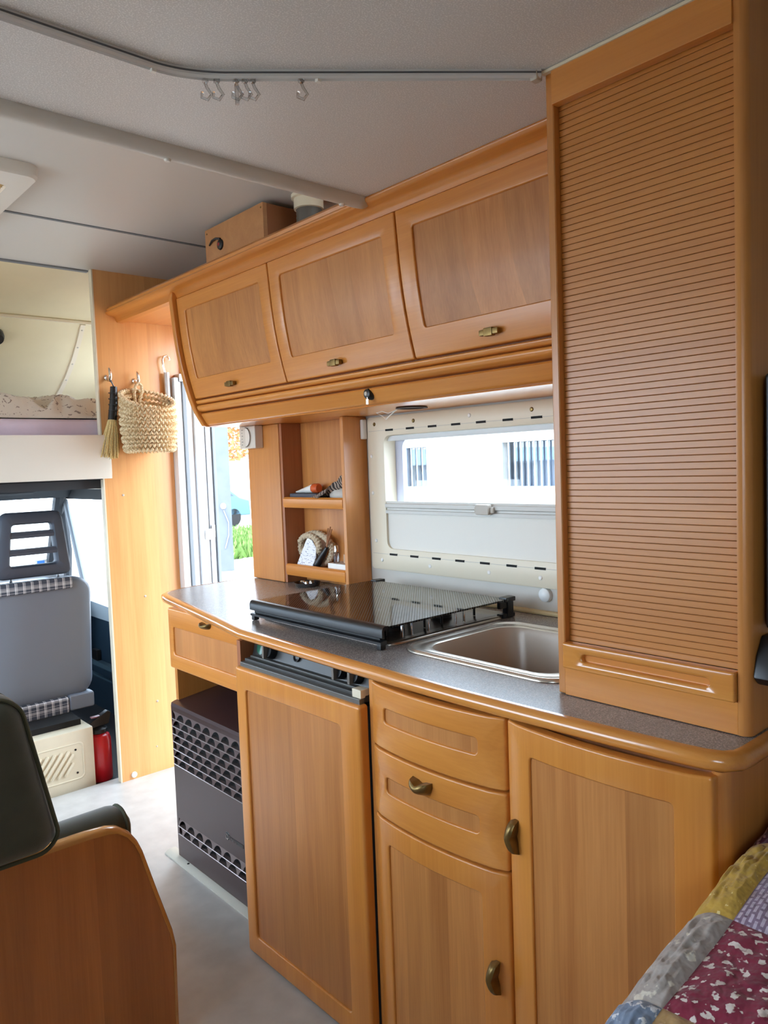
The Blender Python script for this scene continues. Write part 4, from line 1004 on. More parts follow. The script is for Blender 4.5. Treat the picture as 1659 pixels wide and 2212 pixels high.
# ------------------------------------------------------------------ things hanging on the partition
YP = 2.909
def wall_hook(x, z, label):
    t = thing('wall_hook', label, 'hook', (x, YP, z), 'chrome hooks on the partition')
    MB().lathe([(0.0, -0.006), (0.006, -0.006), (0.010, -0.002), (0.010, 0.0)], (x, YP-0.0005, z), 'Y', 16).build('rose', M_CHROME, t)
    MB().tube([(x, YP-0.004, z), (x, YP-0.014, z-0.012), (x, YP-0.030, z-0.016), (x, YP-0.036, z+0.0), (x, YP-0.034, z+0.022), (x, YP-0.026, z+0.034)], 0.0045, 10, radii=[0.005, 0.005, 0.005, 0.006, 0.006, 0.003]).build('prong', M_CHROME, t)
    return t
wall_hook(1.186, 1.590, 'chrome hook on the partition holding the straw brush')
wall_hook(1.297, 1.582, 'chrome hook on the partition holding the woven basket')
# hand brush: loop, black bound handle, straw bristles
br = thing('straw_brush', 'small straw hand brush with black handle hanging from hook', 'brush', (1.18, 2.87, 1.28))
hp = [(1.197, 2.874, 1.552), (1.193, 2.872, 1.50), (1.186, 2.871, 1.45), (1.183, 2.870, 1.425)]
MB().tube(hp, 0.016, 14, radii=[0.013, 0.015, 0.016, 0.017]).build('bound_handle', M_BLACK, br)
MB().tube([(1.196, 2.874, 1.553), (1.190, 2.874, 1.572), (1.184, 2.874, 1.580), (1.190, 2.873, 1.567), (1.198, 2.874, 1.553)], 0.0022, 6).build('loop', M_BLACK, br)
for k in range(5):
    z = 1.44+0.022*k
    MB().tube([(1.187+0.010*k/5*0.6+0.0165*math.cos(a*PI/8), 2.871+0.0165*math.sin(a*PI/8), z+0.001*math.sin(a)) for a in range(17)], 0.0012, 5, caps=False).build('binding_wire', M_DASH, br)
M_STRAW = plain('pale_straw', (214, 188, 128), 0.8, nscale=300, namt=0.25)
mbr = MB()
rng = random.Random(3)
for k in range(150):
    a = rng.uniform(0, 2*PI); q = math.sqrt(rng.random())
    x0 = 1.183+0.015*q*math.cos(a); y0 = 2.870+0.013*q*math.sin(a)
    x1 = 1.160+0.040*q*math.cos(a)+rng.uniform(-.003, .003); y1 = 2.866+0.022*q*math.sin(a)
    z1 = 1.278+rng.uniform(-0.006, 0.012)+0.01*q*q
    mbr.tube([(x0, y0, 1.428), ((x0+x1)/2+0.004*math.cos(a)*q, (y0+y1)/2, 1.36), (x1, y1, z1)], 0.0017, 4)
o = mbr.build('bristles', M_STRAW, br, smooth=60); o['kind'] = 'stuff'
# woven basket
bk = thing('woven_basket', 'round crocheted jute basket hanging from hook on partition', 'basket', (1.335, 2.80, 1.30))
def jute():
    m, nt, b, L = new_mat('crocheted_jute')
    geo = N(nt, 'ShaderNodeNewGeometry')
    t = N(nt, 'ShaderNodeTexNoise', Scale=160.0, Detail=3.0); L.new(geo.outputs['Position'], t.inputs['Vector'])
    r = N(nt, 'ShaderNodeValToRGB'); r.color_ramp.elements[0].position = 0.35; r.color_ramp.elements[1].position = 0.65
    r.color_ramp.elements[0].color = lin((190, 156, 110)); r.color_ramp.elements[1].color = lin((240, 224, 188))
    L.new(t.outputs['Fac'], r.inputs['Fac']); L.new(r.outputs['Color'], b.inputs['Base Color']); b.inputs['Roughness'].default_value = 0.9
    return m
M_JUTE = jute()
BC = Vector((1.300, 2.808)); R0 = 0.092
def bkr(t):    # radius along height
    return R0*(0.94+0.10*math.sin(min(1, t*1.15)*PI*0.72))
rowsN = 13; nst = 38
for k in range(rowsN):
    t = k/(rowsN-1); z = 1.306+0.196*t; r = bkr(t)
    P = []
    sag = 0.042*t*t
    for i in range(nst*2+1):
        a = 2*PI*i/(nst*2)
        bump = 0.0045 if (i+(k % 2)) % 2 else -0.0025
        tilt = sag*math.cos(a+1.55)
        P.append((BC.x+(r+bump)*math.cos(a)*1.03, BC.y+(r+bump)*math.sin(a)*0.98, z+(0.0035 if i % 2 else -0.0035)-tilt))
    MB().tube(P, 0.0078, 6, caps=False).build('woven_row', M_JUTE, bk)
MB().lathe([(0.0, 0.0), (R0*0.95, 0.004), (R0*0.93, 0.010), (0.0, 0.008)], (BC.x, BC.y, 1.300), 'Z', 32).build('base', M_JUTE, bk)
MB().lathe([(R0*0.93, 0.0), (R0*0.96, 0.09), (R0*0.95, 0.145)], (BC.x, BC.y, 1.308), 'Z', 40, cap=False).build('inner_wall', M_JUTE, bk)
lp = [(1.288, 2.893, 1.500), (1.281, 2.882, 1.535), (1.285, 2.874, 1.560), (1.297, 2.872, 1.572), (1.309, 2.874, 1.560), (1.312, 2.882, 1.535), (1.304, 2.893, 1.500)]
MB().tube(lp, 0.006, 8).build('hanging_loop', M_JUTE, bk)
# crank rod with a hooked top
cr = thing('awning_crank', 'grey crank rod with hooked metal top beside doorway', 'rod', (1.42, 2.885, 1.36))
MB().tube([(1.425, 2.890, 1.62), (1.425, 2.890, 1.36)], 0.011, 12).build('rod', plain('rod_grey', (190, 194, 198), 0.35, metal=0.4), cr)
hk = [(1.422, 2.890, 1.615)] + [(1.412+0.012*math.cos(a*PI/10)-0.004, 2.890, 1.672+0.018*math.sin(a*PI/10)) for a in range(-1, 9)]
hk = [(1.420, 2.890, 1.612), (1.412, 2.890, 1.645), (1.410, 2.890, 1.668), (1.416, 2.890, 1.684), (1.428, 2.890, 1.688), (1.438, 2.890, 1.680), (1.441, 2.890, 1.670)]
MB().tube(hk, 0.004, 10).build('hooked_top', M_CHROME, cr)

# ------------------------------------------------------------------ curtain rail and its gliders
cu = thing('curtain_rail', 'bent aluminium curtain rail screwed to the dropped ceiling', 'curtain rail', (0.6, 1.0, ZN-0.02))
A = Vector((0.548, 1.111)); B = Vector((0.655, 1.072)); Cc = Vector((0.600, 1.111))
rp_ = [Vector((XL+0.02, 1.111))] + [Vector((0.0, 1.111))] + [A*(1-t)**2+Cc*2*t*(1-t)+B*t*t for t in [k/12 for k in range(13)]] + [Vector((1.052, 0.764))]
def sweep_flat(path, prof, name, mat, parent):
    L = []
    for i, p in enumerate(path):
        t = (path[min(i+1, len(path)-1)]-path[max(i-1, 0)]).normalized(); s = Vector((t.y, -t.x))
        L.append([(p.x+s.x*a, p.y+s.y*a, ZN+b) for a, b in prof])
    return MB().loops(L).build(name, mat, parent, smooth=30)
sweep_flat(rp_, [(-0.007, 0.0), (-0.007, -0.010), (-0.004, -0.013), (-0.0025, -0.010), (0.0025, -0.010), (0.004, -0.013), (0.007, -0.010), (0.007, 0.0)], 'track', M_RAIL, cu)
sweep_flat(rp_, [(0.0066, -0.0035), (0.0066, -0.0062), (0.0076, -0.0062), (0.0076, -0.0035)], 'track_groove', plain('rail_groove_grey', (96, 98, 104), 0.4), cu)
def along(d):   # a point on the rail, measured from the start of the straight diagonal part
    t = (rp_[-1]-B).normalized(); return B+t*d
def glider(p, long=True, name='glider'):
    z = ZN-0.011
    gl_ = boxes(name, [((p.x-0.004, p.y-0.004, z-0.006), (p.x+0.004, p.y+0.004, z))], M_CLEARPL if long else M_WHITEPL, cu, 0.0015)
    if long:
        MB().tube([(p.x, p.y, z-0.006), (p.x+0.002, p.y-0.002, z-0.014), (p.x+0.007, p.y-0.006, z-0.024), (p.x+0.002, p.y-0.002, z-0.032), (p.x-0.005, p.y+0.004, z-0.028), (p.x-0.004, p.y+0.003, z-0.020)], 0.0024, 8).build('ring_hook', M_CLEARPL, gl_)
for d in (-0.032, -0.014, 0.016, 0.030, 0.042): glider(along(d))
glider(along(0.118), True); glider(along(0.145), False); glider(Vector((0.553, 1.111)), False)
box('end_cap', (1.040, 0.762, ZN-0.016), (1.056, 0.776, ZN-0.0005), M_GREYPL, cu, 0.003)
for d in (0.0165,): 
    p = along(d); MB().tube([(p.x, p.y, ZN-0.02), (p.x, p.y, ZN-0.05)], 0.0035, 8).build('rail_stop', M_CLEARPL, cu)

# ------------------------------------------------------------------ bench in the left foreground
be = thing('dinette_bench', 'wooden bench end panel with rounded edge in the left foreground', 'bench', (0.1, 1.5, 0.0))
YB = 1.50
prof = [(XL+0.02, 0.0), (0.680, 0.0), (0.683, 0.15), (0.684, 0.20), (0.678, 0.235), (0.650, 0.330), (0.622, 0.430), (0.612, 0.455), (0.598, 0.476), (0.578, 0.491), (0.560, 0.496), (0.52, 0.499), (XL+0.02, 0.507)]
MB().prism(prof, 'Y', YB, YB+0.030).build('end_panel', W_BENCH, be, 0.0)
edge = [Vector((x, z)) for x, z in prof[1:]]
L = []
for i, p in enumerate(edge):
    t = (edge[min(i+1, len(edge)-1)]-edge[max(i-1, 0)]).normalized(); nrm = Vector((t.y, -t.x))
    L.append([(p.x+nrm.x*d, YB+0.015+w, p.y+nrm.y*d) for d, w in ((-0.0005, -0.0175), (0.005, -0.017), (0.009, -0.010), (0.010, 0.0), (0.009, 0.010), (0.005, 0.017), (-0.0005, 0.0175))])
MB().loops(L).build('rounded_edge', wood('bench_edge_wood', (214, 160, 92), (186, 126, 62), 'X', 0, 0.18, 0.6, 0.7), be, smooth=60)
box('bench_box', (XL+0.02, YB+0.03, 0.0), (0.50, 2.02, 0.40), W_BENCH, be)
def cushion(name, lo, hi, rad, label, seed, pipe_axis):
    t = thing(name, label, 'cushion', ((lo[0]+hi[0])/2, (lo[1]+hi[1])/2, lo[2]), 'green velour bench cushions')
    soft_block('cover', lo, hi, M_GREEN, t, rad, 0.004, 5.0, seed=seed)
    M_P = plain(name+'_piping', (70, 72, 54), 0.85)
    for yy in (lo[1]+rad*0.42, hi[1]-rad*0.42) if pipe_axis == 'Y' else (lo[0]+rad*0.42, hi[0]-rad*0.42):
        e = rad*0.10
        if pipe_axis == 'Y':
            P = [(p[0], yy, p[1]) for p in rr_loop(lo[0]+e, hi[0]-e, lo[2]+e, hi[2]-e, rad*0.9, 8, 4)]
        else:
            P = [(yy, p[0], p[1]) for p in rr_loop(lo[1]+e, hi[1]-e, lo[2]+e, hi[2]-e, rad*0.9, 8, 4)]
        MB().tube(P+P[:1], 0.004, 8, caps=False).build('piping', M_P, t)
    return t
cushion('seat_cushion', (XL+0.05, 1.532, 0.405), (0.632, 1.625, 0.512), 0.040, 'dark green velour cushion lying behind the bench panel', 1, 'X')
bcu = cushion('back_cushion', (XL+0.05, 1.425, 0.525), (0.452, 1.535, 0.835), 0.045, 'dark green velour back cushion standing on the bench panel', 2, 'Y')
for ch in bcu.children:       # its free end leans back towards the top
    for v in ch.data.vertices:
        if v.co.x > 0: v.co.x -= 0.055*max(0, v.co.z-0.56)/0.27*min(1, v.co.x/0.3)

# ------------------------------------------------------------------ cab
struct(boxes('wall_cab', [((XL, 4.48, -0.06), (XW+0.0, 4.75, 0.50)), ], M_DASH), 'dark cab bulkhead below the windscreen', 'wall')
ck_ = tag(MB().prism([(4.02, 0.30), (3.98, 0.50), (4.05, 0.60), (4.45, 0.66), (4.46, 0.30)], 'X', XL+0.12, 1.42).build('dashboard', M_NAVY, None, 0.03, 3), 'dark blue dashboard beneath the windscreen', 'dashboard')
ws = struct(thing('window_windscreen', 'bright windscreen seen past the passenger seat', 'window', (0.5, 4.4, 0.66)))
MB().prism([(4.62, 0.62), (4.30, 1.18), (4.305, 1.185), (4.625, 0.625)], 'X', XL+0.10, 1.46).build('pane', M_CLEAR, ws)
MB().prism([(4.26, 1.150), (4.255, 1.200), (4.40, 1.200), (4.36, 1.10), (4.33, 1.10)], 'X', XL+0.05, 1.56).build('header', M_DASH, ws)
MB().prism([(4.56, 0.56), (4.54, 0.64), (4.60, 0.68), (4.70, 0.68), (4.70, 0.56)], 'X', XL+0.05, 1.56).build('lower_frame', M_DASH, ws)
for sx in (1.475, XL+0.09):
    MB().tube([(sx, 4.335, 1.17), (sx, 4.46, 0.92), (sx, 4.60, 0.64)], 0.035, 10).build('pillar', M_DASH, ws)
MB().tube([(1.36, 4.28, 1.165), (1.30, 4.26, 1.14), (1.05, 4.25, 1.135)], 0.010, 8).build('visor_rod', M_DASH, ws)
struct(box('ceiling_cab', (XL, 2.96, 1.165), (XW, 4.30, 1.198), M_DASH), 'dark headliner above the cab seats', 'ceiling')
for xx, nm, lab in ((1.50, 'door_passenger', 'dark blue passenger cab door with bright window'), (XL+0.04, 'door_driver', 'dark blue driver cab door with window')):
    dd = struct(thing(nm, lab, 'door', (xx, 3.7, 0.0)))
    sgn = 1 if xx > 0 else -1
    a, b = (xx, xx+0.06*sgn); a, b = min(a, b), max(a, b)
    boxes('door_skin', [((a, 2.99, -0.04), (b, 4.55, 0.48))], M_NAVY, dd, 0.01)
    MB().prism([(2.99, 0.47), (4.56, 0.47), (4.56, 0.52), (4.30, 0.56), (2.99, 0.52)], 'X', a-0.01, b).build('window_sill', plain('sill_blue_grey', (150, 160, 166), 0.35), dd)
    MB().prism([(2.99, 0.53), (4.50, 0.58), (4.40, 1.12), (2.99, 1.14)], 'X', (a+b)/2-0.002, (a+b)/2+0.002).build('pane', M_CLEAR, dd)
    boxes('window_frame', [((a+0.01, 2.99, 1.09), (b, 4.42, 1.17)), ((a+0.01, 2.97, 0.50), (b, 3.06, 1.17))], M_DASH, dd)
    ix = xx if sgn > 0 else xx
    MB().tube([(ix, 4.36, 1.085), (ix, 4.10, 0.52)], 0.014, 8).build('quarter_bar', M_RUBBER, dd)
    MB().tube([(ix, 4.42, 1.10), (ix, 4.36, 0.80), (ix, 4.42, 0.52)], 0.022, 8).build('quarter_seal', M_DASH, dd)
    bxs = [((xx-0.03*sgn, 3.70, 0.22), (xx-0.002*sgn, 4.05, 0.245)), ((xx-0.02*sgn, 3.60, 0.155), (xx-0.002*sgn, 4.30, 0.165))]
    boxes('door_pocket', [(tuple(min(p, q) for p, q in zip(lo, hi)), tuple(max(p, q) for p, q in zip(lo, hi))) for lo, hi in bxs], plain(nm+'_pocket', (70, 92, 104), 0.4), dd)
    lo, hi = (xx-0.025*sgn, 3.96, 0.235), (xx-0.001*sgn, 4.03, 0.30)
    box('door_handle', tuple(min(p, q) for p, q in zip(lo, hi)), tuple(max(p, q) for p, q in zip(lo, hi)), M_BLACK, dd, 0.006)
st_ = boxes('sticker', [((1.375, 4.545, 0.700), (1.440, 4.5465, 0.745))], M_WHITEPL, ws, label='small white and blue windscreen sticker')
boxes('sticker_print', [((1.388, 4.5435, 0.716), (1.428, 4.5448, 0.740))], plain('sticker_blue', (60, 130, 210), 0.5), st_)
portal((0.45, 4.68, 0.93), 2.0, 0.55, (0, -1, 0))
portal((XW+0.02, 3.75, 0.83), 1.3, 0.55, (-1, 0, 0))
portal((XL-0.04, 3.75, 0.83), 1.3, 0.55, (1, 0, 0))
tag(boxes('grab_handle', [((1.30, 3.36, 1.155), (1.36, 3.58, 1.1645))], M_BEIGE, None, 0.006), 'pale plastic interior lamp on the dark cab headliner', 'lamp')
def plaid():
    m, nt, b, L = new_mat('plaid_cloth')
    geo = N(nt, 'ShaderNodeNewGeometry'); sp = N(nt, 'ShaderNodeSeparateXYZ'); L.new(geo.outputs['Position'], sp.inputs[0])
    acc = None
    for ax_i, per, wdt in ((0, 0.030, 0.35), (2, 0.030, 0.35), (0, 0.030, 0.10), (2, 0.022, 0.12)):
        mo = N(nt, 'ShaderNodeMath', operation='MODULO'); mo.inputs[1].default_value = per; L.new(sp.outputs[ax_i], mo.inputs[0])
        lt = N(nt, 'ShaderNodeMath', operation='LESS_THAN'); lt.inputs[1].default_value = per*wdt; L.new(mo.outputs[0], lt.inputs[0])
        if acc is None: acc = lt.outputs[0]
        else:
            a = N(nt, 'ShaderNodeMath', operation='ADD'); L.new(acc, a.inputs[0]); L.new(lt.outputs[0], a.inputs[1]); acc = a.outputs[0]
    r = N(nt, 'ShaderNodeMapRange'); r.inputs['From Max'].default_value = 3.0; L.new(acc, r.inputs['Value'])
    rp = N(nt, 'ShaderNodeValToRGB'); rp.color_ramp.elements[0].color = lin((70, 76, 88)); rp.color_ramp.elements[1].color = lin((226, 226, 228))
    L.new(r.outputs['Result'], rp.inputs['Fac']); L.new(rp.outputs['Color'], b.inputs['Base Color']); b.inputs['Roughness'].default_value = 0.9
    return m
M_PLAID = plaid()
# passenger seat, seen from behind
st = thing('cab_seat', 'grey vinyl cab passenger seat with slatted headrest and plaid trim', 'car seat', (0.93, 3.25, 0.0))
SY = 3.12
lean = 0.10
def seat_map(s, t, n):      # s across, t up, n towards the viewer
    return (s, SY + (0.78-t)*lean*-1.0*-1 - n, t)
def seat_loop(e, z0, z1, wb, wt_, r):
    P = rr_loop(0.925-wb+e, 0.925+wb-e, z0+e, z1-e, r, 6, 8)
    return [(0.925+(p[0]-0.925)*(1+(wt_/wb-1)*(p[1]-z0)/(z1-z0)), p[1]) for p in P]
sm_ = lambda P, n, bow=0.0: [(p[0], SY+0.04+(0.8-p[1])*0.08-n-bow*(1-((p[0]-0.925)/0.25)**2), p[1]) for p in P]
bk1 = [sm_(seat_loop(0.03, 0.30, 0.800, 0.245, 0.250, 0.05), -0.12), sm_(seat_loop(0.0, 0.30, 0.805, 0.245, 0.250, 0.07), -0.07), sm_(seat_loop(0.0, 0.30, 0.805, 0.245, 0.250, 0.07), -0.015), sm_(seat_loop(0.012, 0.30, 0.805, 0.245, 0.25, 0.06), 0.0),
       sm_(seat_loop(0.05, 0.30, 0.805, 0.245, 0.25, 0.05), 0.006), sm_(seat_loop(0.14, 0.30, 0.805, 0.245, 0.25, 0.04), 0.01), sm_(seat_loop(0.235, 0.30, 0.805, 0.245, 0.25, 0.01), 0.012)]
MB().loops(bk1).build('backrest', M_SEATG, st, smooth=60)
MB().loops([[(x, y, z) for x, y, z in [(0.70, yy, 0.792+0.018), (1.09, yy, 0.792+0.018), (1.09, yy2, 0.765), (0.70, yy2, 0.765)]] for yy, yy2 in ((SY+0.02, SY+0.018), (SY+0.06, SY+0.06))]).build('plaid_top', M_PLAID, st, 0.006)
box('plaid_lower', (0.70, SY+0.055, 0.245), (1.06, SY+0.115, 0.312), M_PLAID, st, 0.012, 3)
box('lower_trim', (1.062, SY+0.058, 0.250), (1.165, SY+0.115, 0.315), M_SEATG, st, 0.012, 3)
soft_block('seat_base_cushion', (0.69, SY+0.12, 0.25), (1.165, SY+0.55, 0.40), M_SEATG, st, 0.04, 0.004)
# headrest frame with bars
hm = lambda P, n: [(p[0], SY+0.050-n-(p[1]-0.8)*0.05, p[1]) for p in P]
def hloop(e, r):
    P = rr_loop(0.835-0.012+e, 1.090-e, 0.822+e, 1.082-e, r, 6, 6)
    return [(0.957+(p[0]-0.957)*(1.10-0.26*(p[1]-0.822)/0.26), p[1]) for p in P]
hd = MB().loops([hm(hloop(0.004, 0.03), -0.05), hm(hloop(0, 0.03), -0.04), hm(hloop(0, 0.03), -0.008), hm(hloop(0.008, 0.028), 0.0), hm(hloop(0.042, 0.015), 0.0), hm(hloop(0.048, 0.012), -0.008), hm(hloop(0.048, 0.012), -0.045), hm(hloop(0.044, 0.012), -0.05)], False, False)
nn = len(hloop(0, 0.03))
hd.f += [(i, (i+1) % nn, 7*nn+(i+1) % nn, 7*nn+i) for i in range(nn)]
ho_ = hd.build('headrest', M_HEADG, st, smooth=50)
for z in (0.912, 0.980):
    wv = 0.957+0.0
    MB().prism([(SY+0.048, z), (SY+0.044, z+0.012), (SY+0.048, z+0.024), (SY+0.085, z+0.024), (SY+0.085, z)], 'X', 0.866, 1.056-(z-0.9)*0.12).build('headrest_bar', M_HEADG, ho_)
for x in (0.87, 1.05):
    MB().tube([(x, SY+0.07, 0.78), (x, SY+0.065, 0.83)], 0.006, 8).build('headrest_post', M_CHROME, ho_)
# metal seat box with pressed slanted louvres
sx = thing('seat_box', 'beige metal seat box with slanted louvres under the cab seat', 'seat base', (0.93, 3.2, 0.0))
M_BOX = plain('beige_painted_metal', (222, 212, 186), 0.45, nscale=20, namt=0.03)
box('casing', (0.70, 3.0, -0.019), (1.085, 3.42, 0.225), M_BOX, sx, 0.006, 2)
gx = lambda P, n: [(p[0], 3.0-n, p[1]) for p in P]
MB().loops([gx(rr_loop(0.74, 1.045, 0.030, 0.178, 0.02, 5, 3), 0.0005), gx(rr_loop(0.742, 1.043, 0.032, 0.176, 0.02, 5, 3), 0.003), gx(rr_loop(0.745, 1.040, 0.035, 0.173, 0.018, 5, 3), 0.003), gx(rr_loop(0.747, 1.038, 0.037, 0.171, 0.018, 5, 3), 0.0005)], False, False).build('pressed_border', M_BOX, sx, smooth=50)
for k in range(8):
    for row in (0,):
        cx = 0.82+0.026*k; 
        x0, z0, x1, z1 = cx-0.035, 0.056, cx+0.035, 0.150
        if k >= 5: z0 += 0.0; x1 = min(x1, 1.0); z1 = 0.056+(x1-x0)*94/70
        MB().tube([(x0, 2.9992, z0), (x0+0.004, 2.996, z0+0.006), (x1-0.004, 2.996, z1-0.006), (x1, 2.9992, z1)], 0.0062, 8).build('louvre', M_BOX, sx)
for p in ((1.012, 0.150), (1.015, 0.058)):
    MB().lathe([(0.0, -0.002), (0.004, -0.002), (0.004, 0.0)], (p[0], 2.9993, p[1]), 'Y', 10).build('rivet_hole', M_DARK, sx)
box('under_seat_shade', (0.72, 3.06, 0.2255), (1.06, 3.40, 0.249), M_DARK, sx)  # near-black block paints the dark void between seat and box
# fire extinguisher
fe = thing('fire_extinguisher', 'red fire extinguisher with black head beside the seat box', 'fire extinguisher', (1.15, 3.05, 0.0))
MB().lathe([(0.0, 0.0), (0.042, 0.0), (0.046, 0.006), (0.046, 0.165), (0.040, 0.185), (0.022, 0.198), (0.0, 0.198)], (1.128, 3.06, -0.019), 'Z', 28).build('cylinder', M_RED, fe)
MB().lathe([(0.026, 0.0), (0.034, 0.006), (0.034, 0.020), (0.020, 0.030), (0.0, 0.032)], (1.128, 3.06, 0.172), 'Z', 18).build('collar', M_BLACK, fe)
MB().prism([(1.090, 0.200), (1.088, 0.222), (1.165, 0.258), (1.178, 0.250), (1.166, 0.205)], 'Y', 3.045, 3.075).build('trigger_head', M_BLACK, fe, 0.004)
box('release_lever', (1.10, 3.05, 0.238), (1.172, 3.07, 0.2435), plain('mauve_lever', (126, 84, 92), 0.35), fe, 0.002)
bpy.data.objects[fe.children[-1].name].matrix_basis = Matrix.Translation((1.135, 3.06, 0.25)) @ Matrix.Rotation(-0.42, 4, 'Y') @ Matrix.Translation((-1.135, -3.06, -0.24)) if False else Matrix.Identity(4)

# ------------------------------------------------------------------ patchwork bed at the lower right
bd = thing('rear_bed', 'raised bed base at the end of the kitchen unit', 'bed', (1.0, -0.2, 0.0))
box('bed_box', (0.64, -1.2, 0.0), (XW-0.02, 0.415, 0.44), W_SIDE, bd)
soft_block('mattress', (0.60, -1.2, 0.441), (XW-0.02, 0.420, 0.605), plain('cream_ticking', (214, 206, 190), 0.9), bd, 0.05, 0.003)
qt = thing('patchwork_quilt', 'patchwork quilt of maroon floral, lilac and mustard patches on bed', 'quilt', (1.0, 0.0, 0.63))
def patch_mat(name, base, spot, kind, scale=60.0, thr=0.58):
    m, nt, b, L = new_mat(name); b.inputs['Roughness'].default_value = 0.92; b.inputs['Sheen Weight'].default_value = 0.2
    geo = N(nt, 'ShaderNodeNewGeometry')
    r = N(nt, 'ShaderNodeValToRGB'); r.color_ramp.elements[0].color = lin(base); r.color_ramp.elements[1].color = lin(spot)
    if kind == 'floral':
        t = N(nt, 'ShaderNodeTexVoronoi', Scale=scale, Randomness=1.0); t.feature = 'SMOOTH_F1'
        ds = N(nt, 'ShaderNodeTexNoise', Scale=scale*1.2, Detail=2.0); L.new(geo.outputs['Position'], ds.inputs['Vector'])
        ad = N(nt, 'ShaderNodeVectorMath', operation='MULTIPLY_ADD'); ad.inputs[1].default_value = (0.016,)*3
        L.new(ds.outputs['Color'], ad.inputs[0]); L.new(geo.outputs['Position'], ad.inputs[2]); L.new(ad.outputs['Vector'], t.inputs['Vector'])
        fac = t.outputs['Distance']; r.color_ramp.elements[0].position = thr; r.color_ramp.elements[1].position = thr-0.06
        r.color_ramp.elements[0].color, r.color_ramp.elements[1].color = lin(spot), lin(base)
        r.color_ramp.elements[0].position = thr-0.05; r.color_ramp.elements[1].position = thr+0.01
    elif kind == 'grid':
        t = N(nt, 'ShaderNodeTexBrick', Scale=38.0); t.inputs['Color1'].default_value = lin(base); t.inputs['Color2'].default_value = lin(tuple(int(c*0.94) for c in base)); t.inputs['Mortar'].default_value = lin(spot)
        t.inputs['Mortar Size'].default_value = 0.06
        L.new(geo.outputs['Position'], t.inputs['Vector']); fac = None; L.new(t.outputs['Color'], b.inputs['Base Color'])
    else:
        t = N(nt, 'ShaderNodeTexNoise', Scale=scale, Detail=3.0); L.new(geo.outputs['Position'], t.inputs['Vector'])
        fac = t.outputs['Fac']; r.color_ramp.elements[0].position = thr; r.color_ramp.elements[1].position = thr+0.05
    if fac is not None: L.new(fac, r.inputs['Fac']); L.new(r.outputs['Color'], b.inputs['Base Color'])
    bn = N(nt, 'ShaderNodeTexNoise', Scale=55.0, Detail=2.0); L.new(geo.outputs['Position'], bn.inputs['Vector'])
    bp = N(nt, 'ShaderNodeBump', Strength=0.8, Distance=0.010); L.new(bn.outputs['Fac'], bp.inputs['Height']); L.new(bp.outputs['Normal'], b.inputs['Normal'])
    return m
Q_MAROON = patch_mat('maroon_floral', (140, 40, 66), (238, 224, 216), 'floral', 95.0, 0.33)
Q_WINE = patch_mat('dark_wine_scroll', (84, 26, 48), (190, 150, 160), 'floral', 90.0, 0.34)
Q_LILAC = patch_mat('lilac_check', (200, 184, 200), (138, 116, 136), 'grid')
Q_MUST = patch_mat('mustard_dotted', (198, 158, 66), (238, 218, 150), 'noise', 130.0, 0.66)
Q_GREY = patch_mat('grey_flowered', (182, 172, 164), (230, 222, 206), 'noise', 60.0, 0.62)
Q_BLUE = patch_mat('blue_dotted', (136, 152, 176), (232, 234, 238), 'noise', 110.0, 0.56)
Q_TAN = patch_mat('tan_cells', (184, 148, 96), (222, 186, 144), 'noise', 45.0, 0.58)
Q_ROSE = patch_mat('pink_sprig', (196, 168, 160), (150, 88, 100), 'noise', 70.0, 0.60)
YQ, ZQ = 0.432, 0.640      # far edge of the quilt
XQ = 0.585
def quilt_pt(u, v, dz=0.0):
    """u along X, v from the far edge towards the viewer (both in metres); rolls over the far and left edges"""
    r = 0.035
    y = YQ - v; z = ZQ + 0.150*(min(u, 1.4)-0.645); x = u
    if v < 0: y = YQ; z += v-0.6*r
    if 0 <= v < r: a = (r-v)/r; z -= r*0.6*a*a
    if u < XQ+0.12:
        a = (XQ+0.12-u)/0.12
        if a <= 1.0: z -= 0.05*a*a
        else: z -= 0.05+(a-1)*0.12; x = XQ
    z += 0.007*noise.noise(Vector((u*9, v*9, 2.0))) + dz
    return Vector((x, y, z))
def patch(u0, u1, v0, v1, mat):
    def fn(a, b):
        e = min(a, 1-a, b, 1-b)
        puff = 0.007*min(1, e*5)**0.6 + 0.006*noise.noise(Vector((a*8+u0*30, b*8+v0*30, 1)))*min(1, e*6)
        p = quilt_pt(u0+(u1-u0)*a, v0+(v1-v0)*b)
        return (p.x, p.y+(0.4*puff if v0 < 0 else 0), p.z+puff)
    MB().grid(fn, 28, 28).build('patch', mat, qt, smooth=80)
cols = [0.42, 0.585, 0.70, 0.865, 1.03, 1.19, 1.33, 1.45, XW-0.022]
rws = [-0.13, 0.0, 0.050, 0.215, 0.37, 0.52, 0.66, 0.80]
mats = [Q_BLUE, Q_GREY, Q_MUST, Q_WINE, Q_MAROON, Q_LILAC, Q_TAN, Q_ROSE]
special = {}
rng = random.Random(11)
for j in range(len(rws)-1):
    for i in range(len(cols)-1):
        if j == 0: mt = mats[(i*5+3) % 8]
        elif j == 1: mt = [Q_BLUE, Q_BLUE, Q_GREY, Q_MUST, Q_WINE, Q_ROSE, Q_GREY, Q_ROSE][i]
        elif j == 2: mt = [Q_ROSE, Q_TAN, Q_MAROON, Q_LILAC, Q_LILAC, Q_MAROON, Q_TAN, Q_BLUE][i]
        else: mt = mats[(i*3+j*2+rng.randrange(2)) % 8]
        patch(cols[i], cols[i+1], rws[j], rws[j+1], mt)

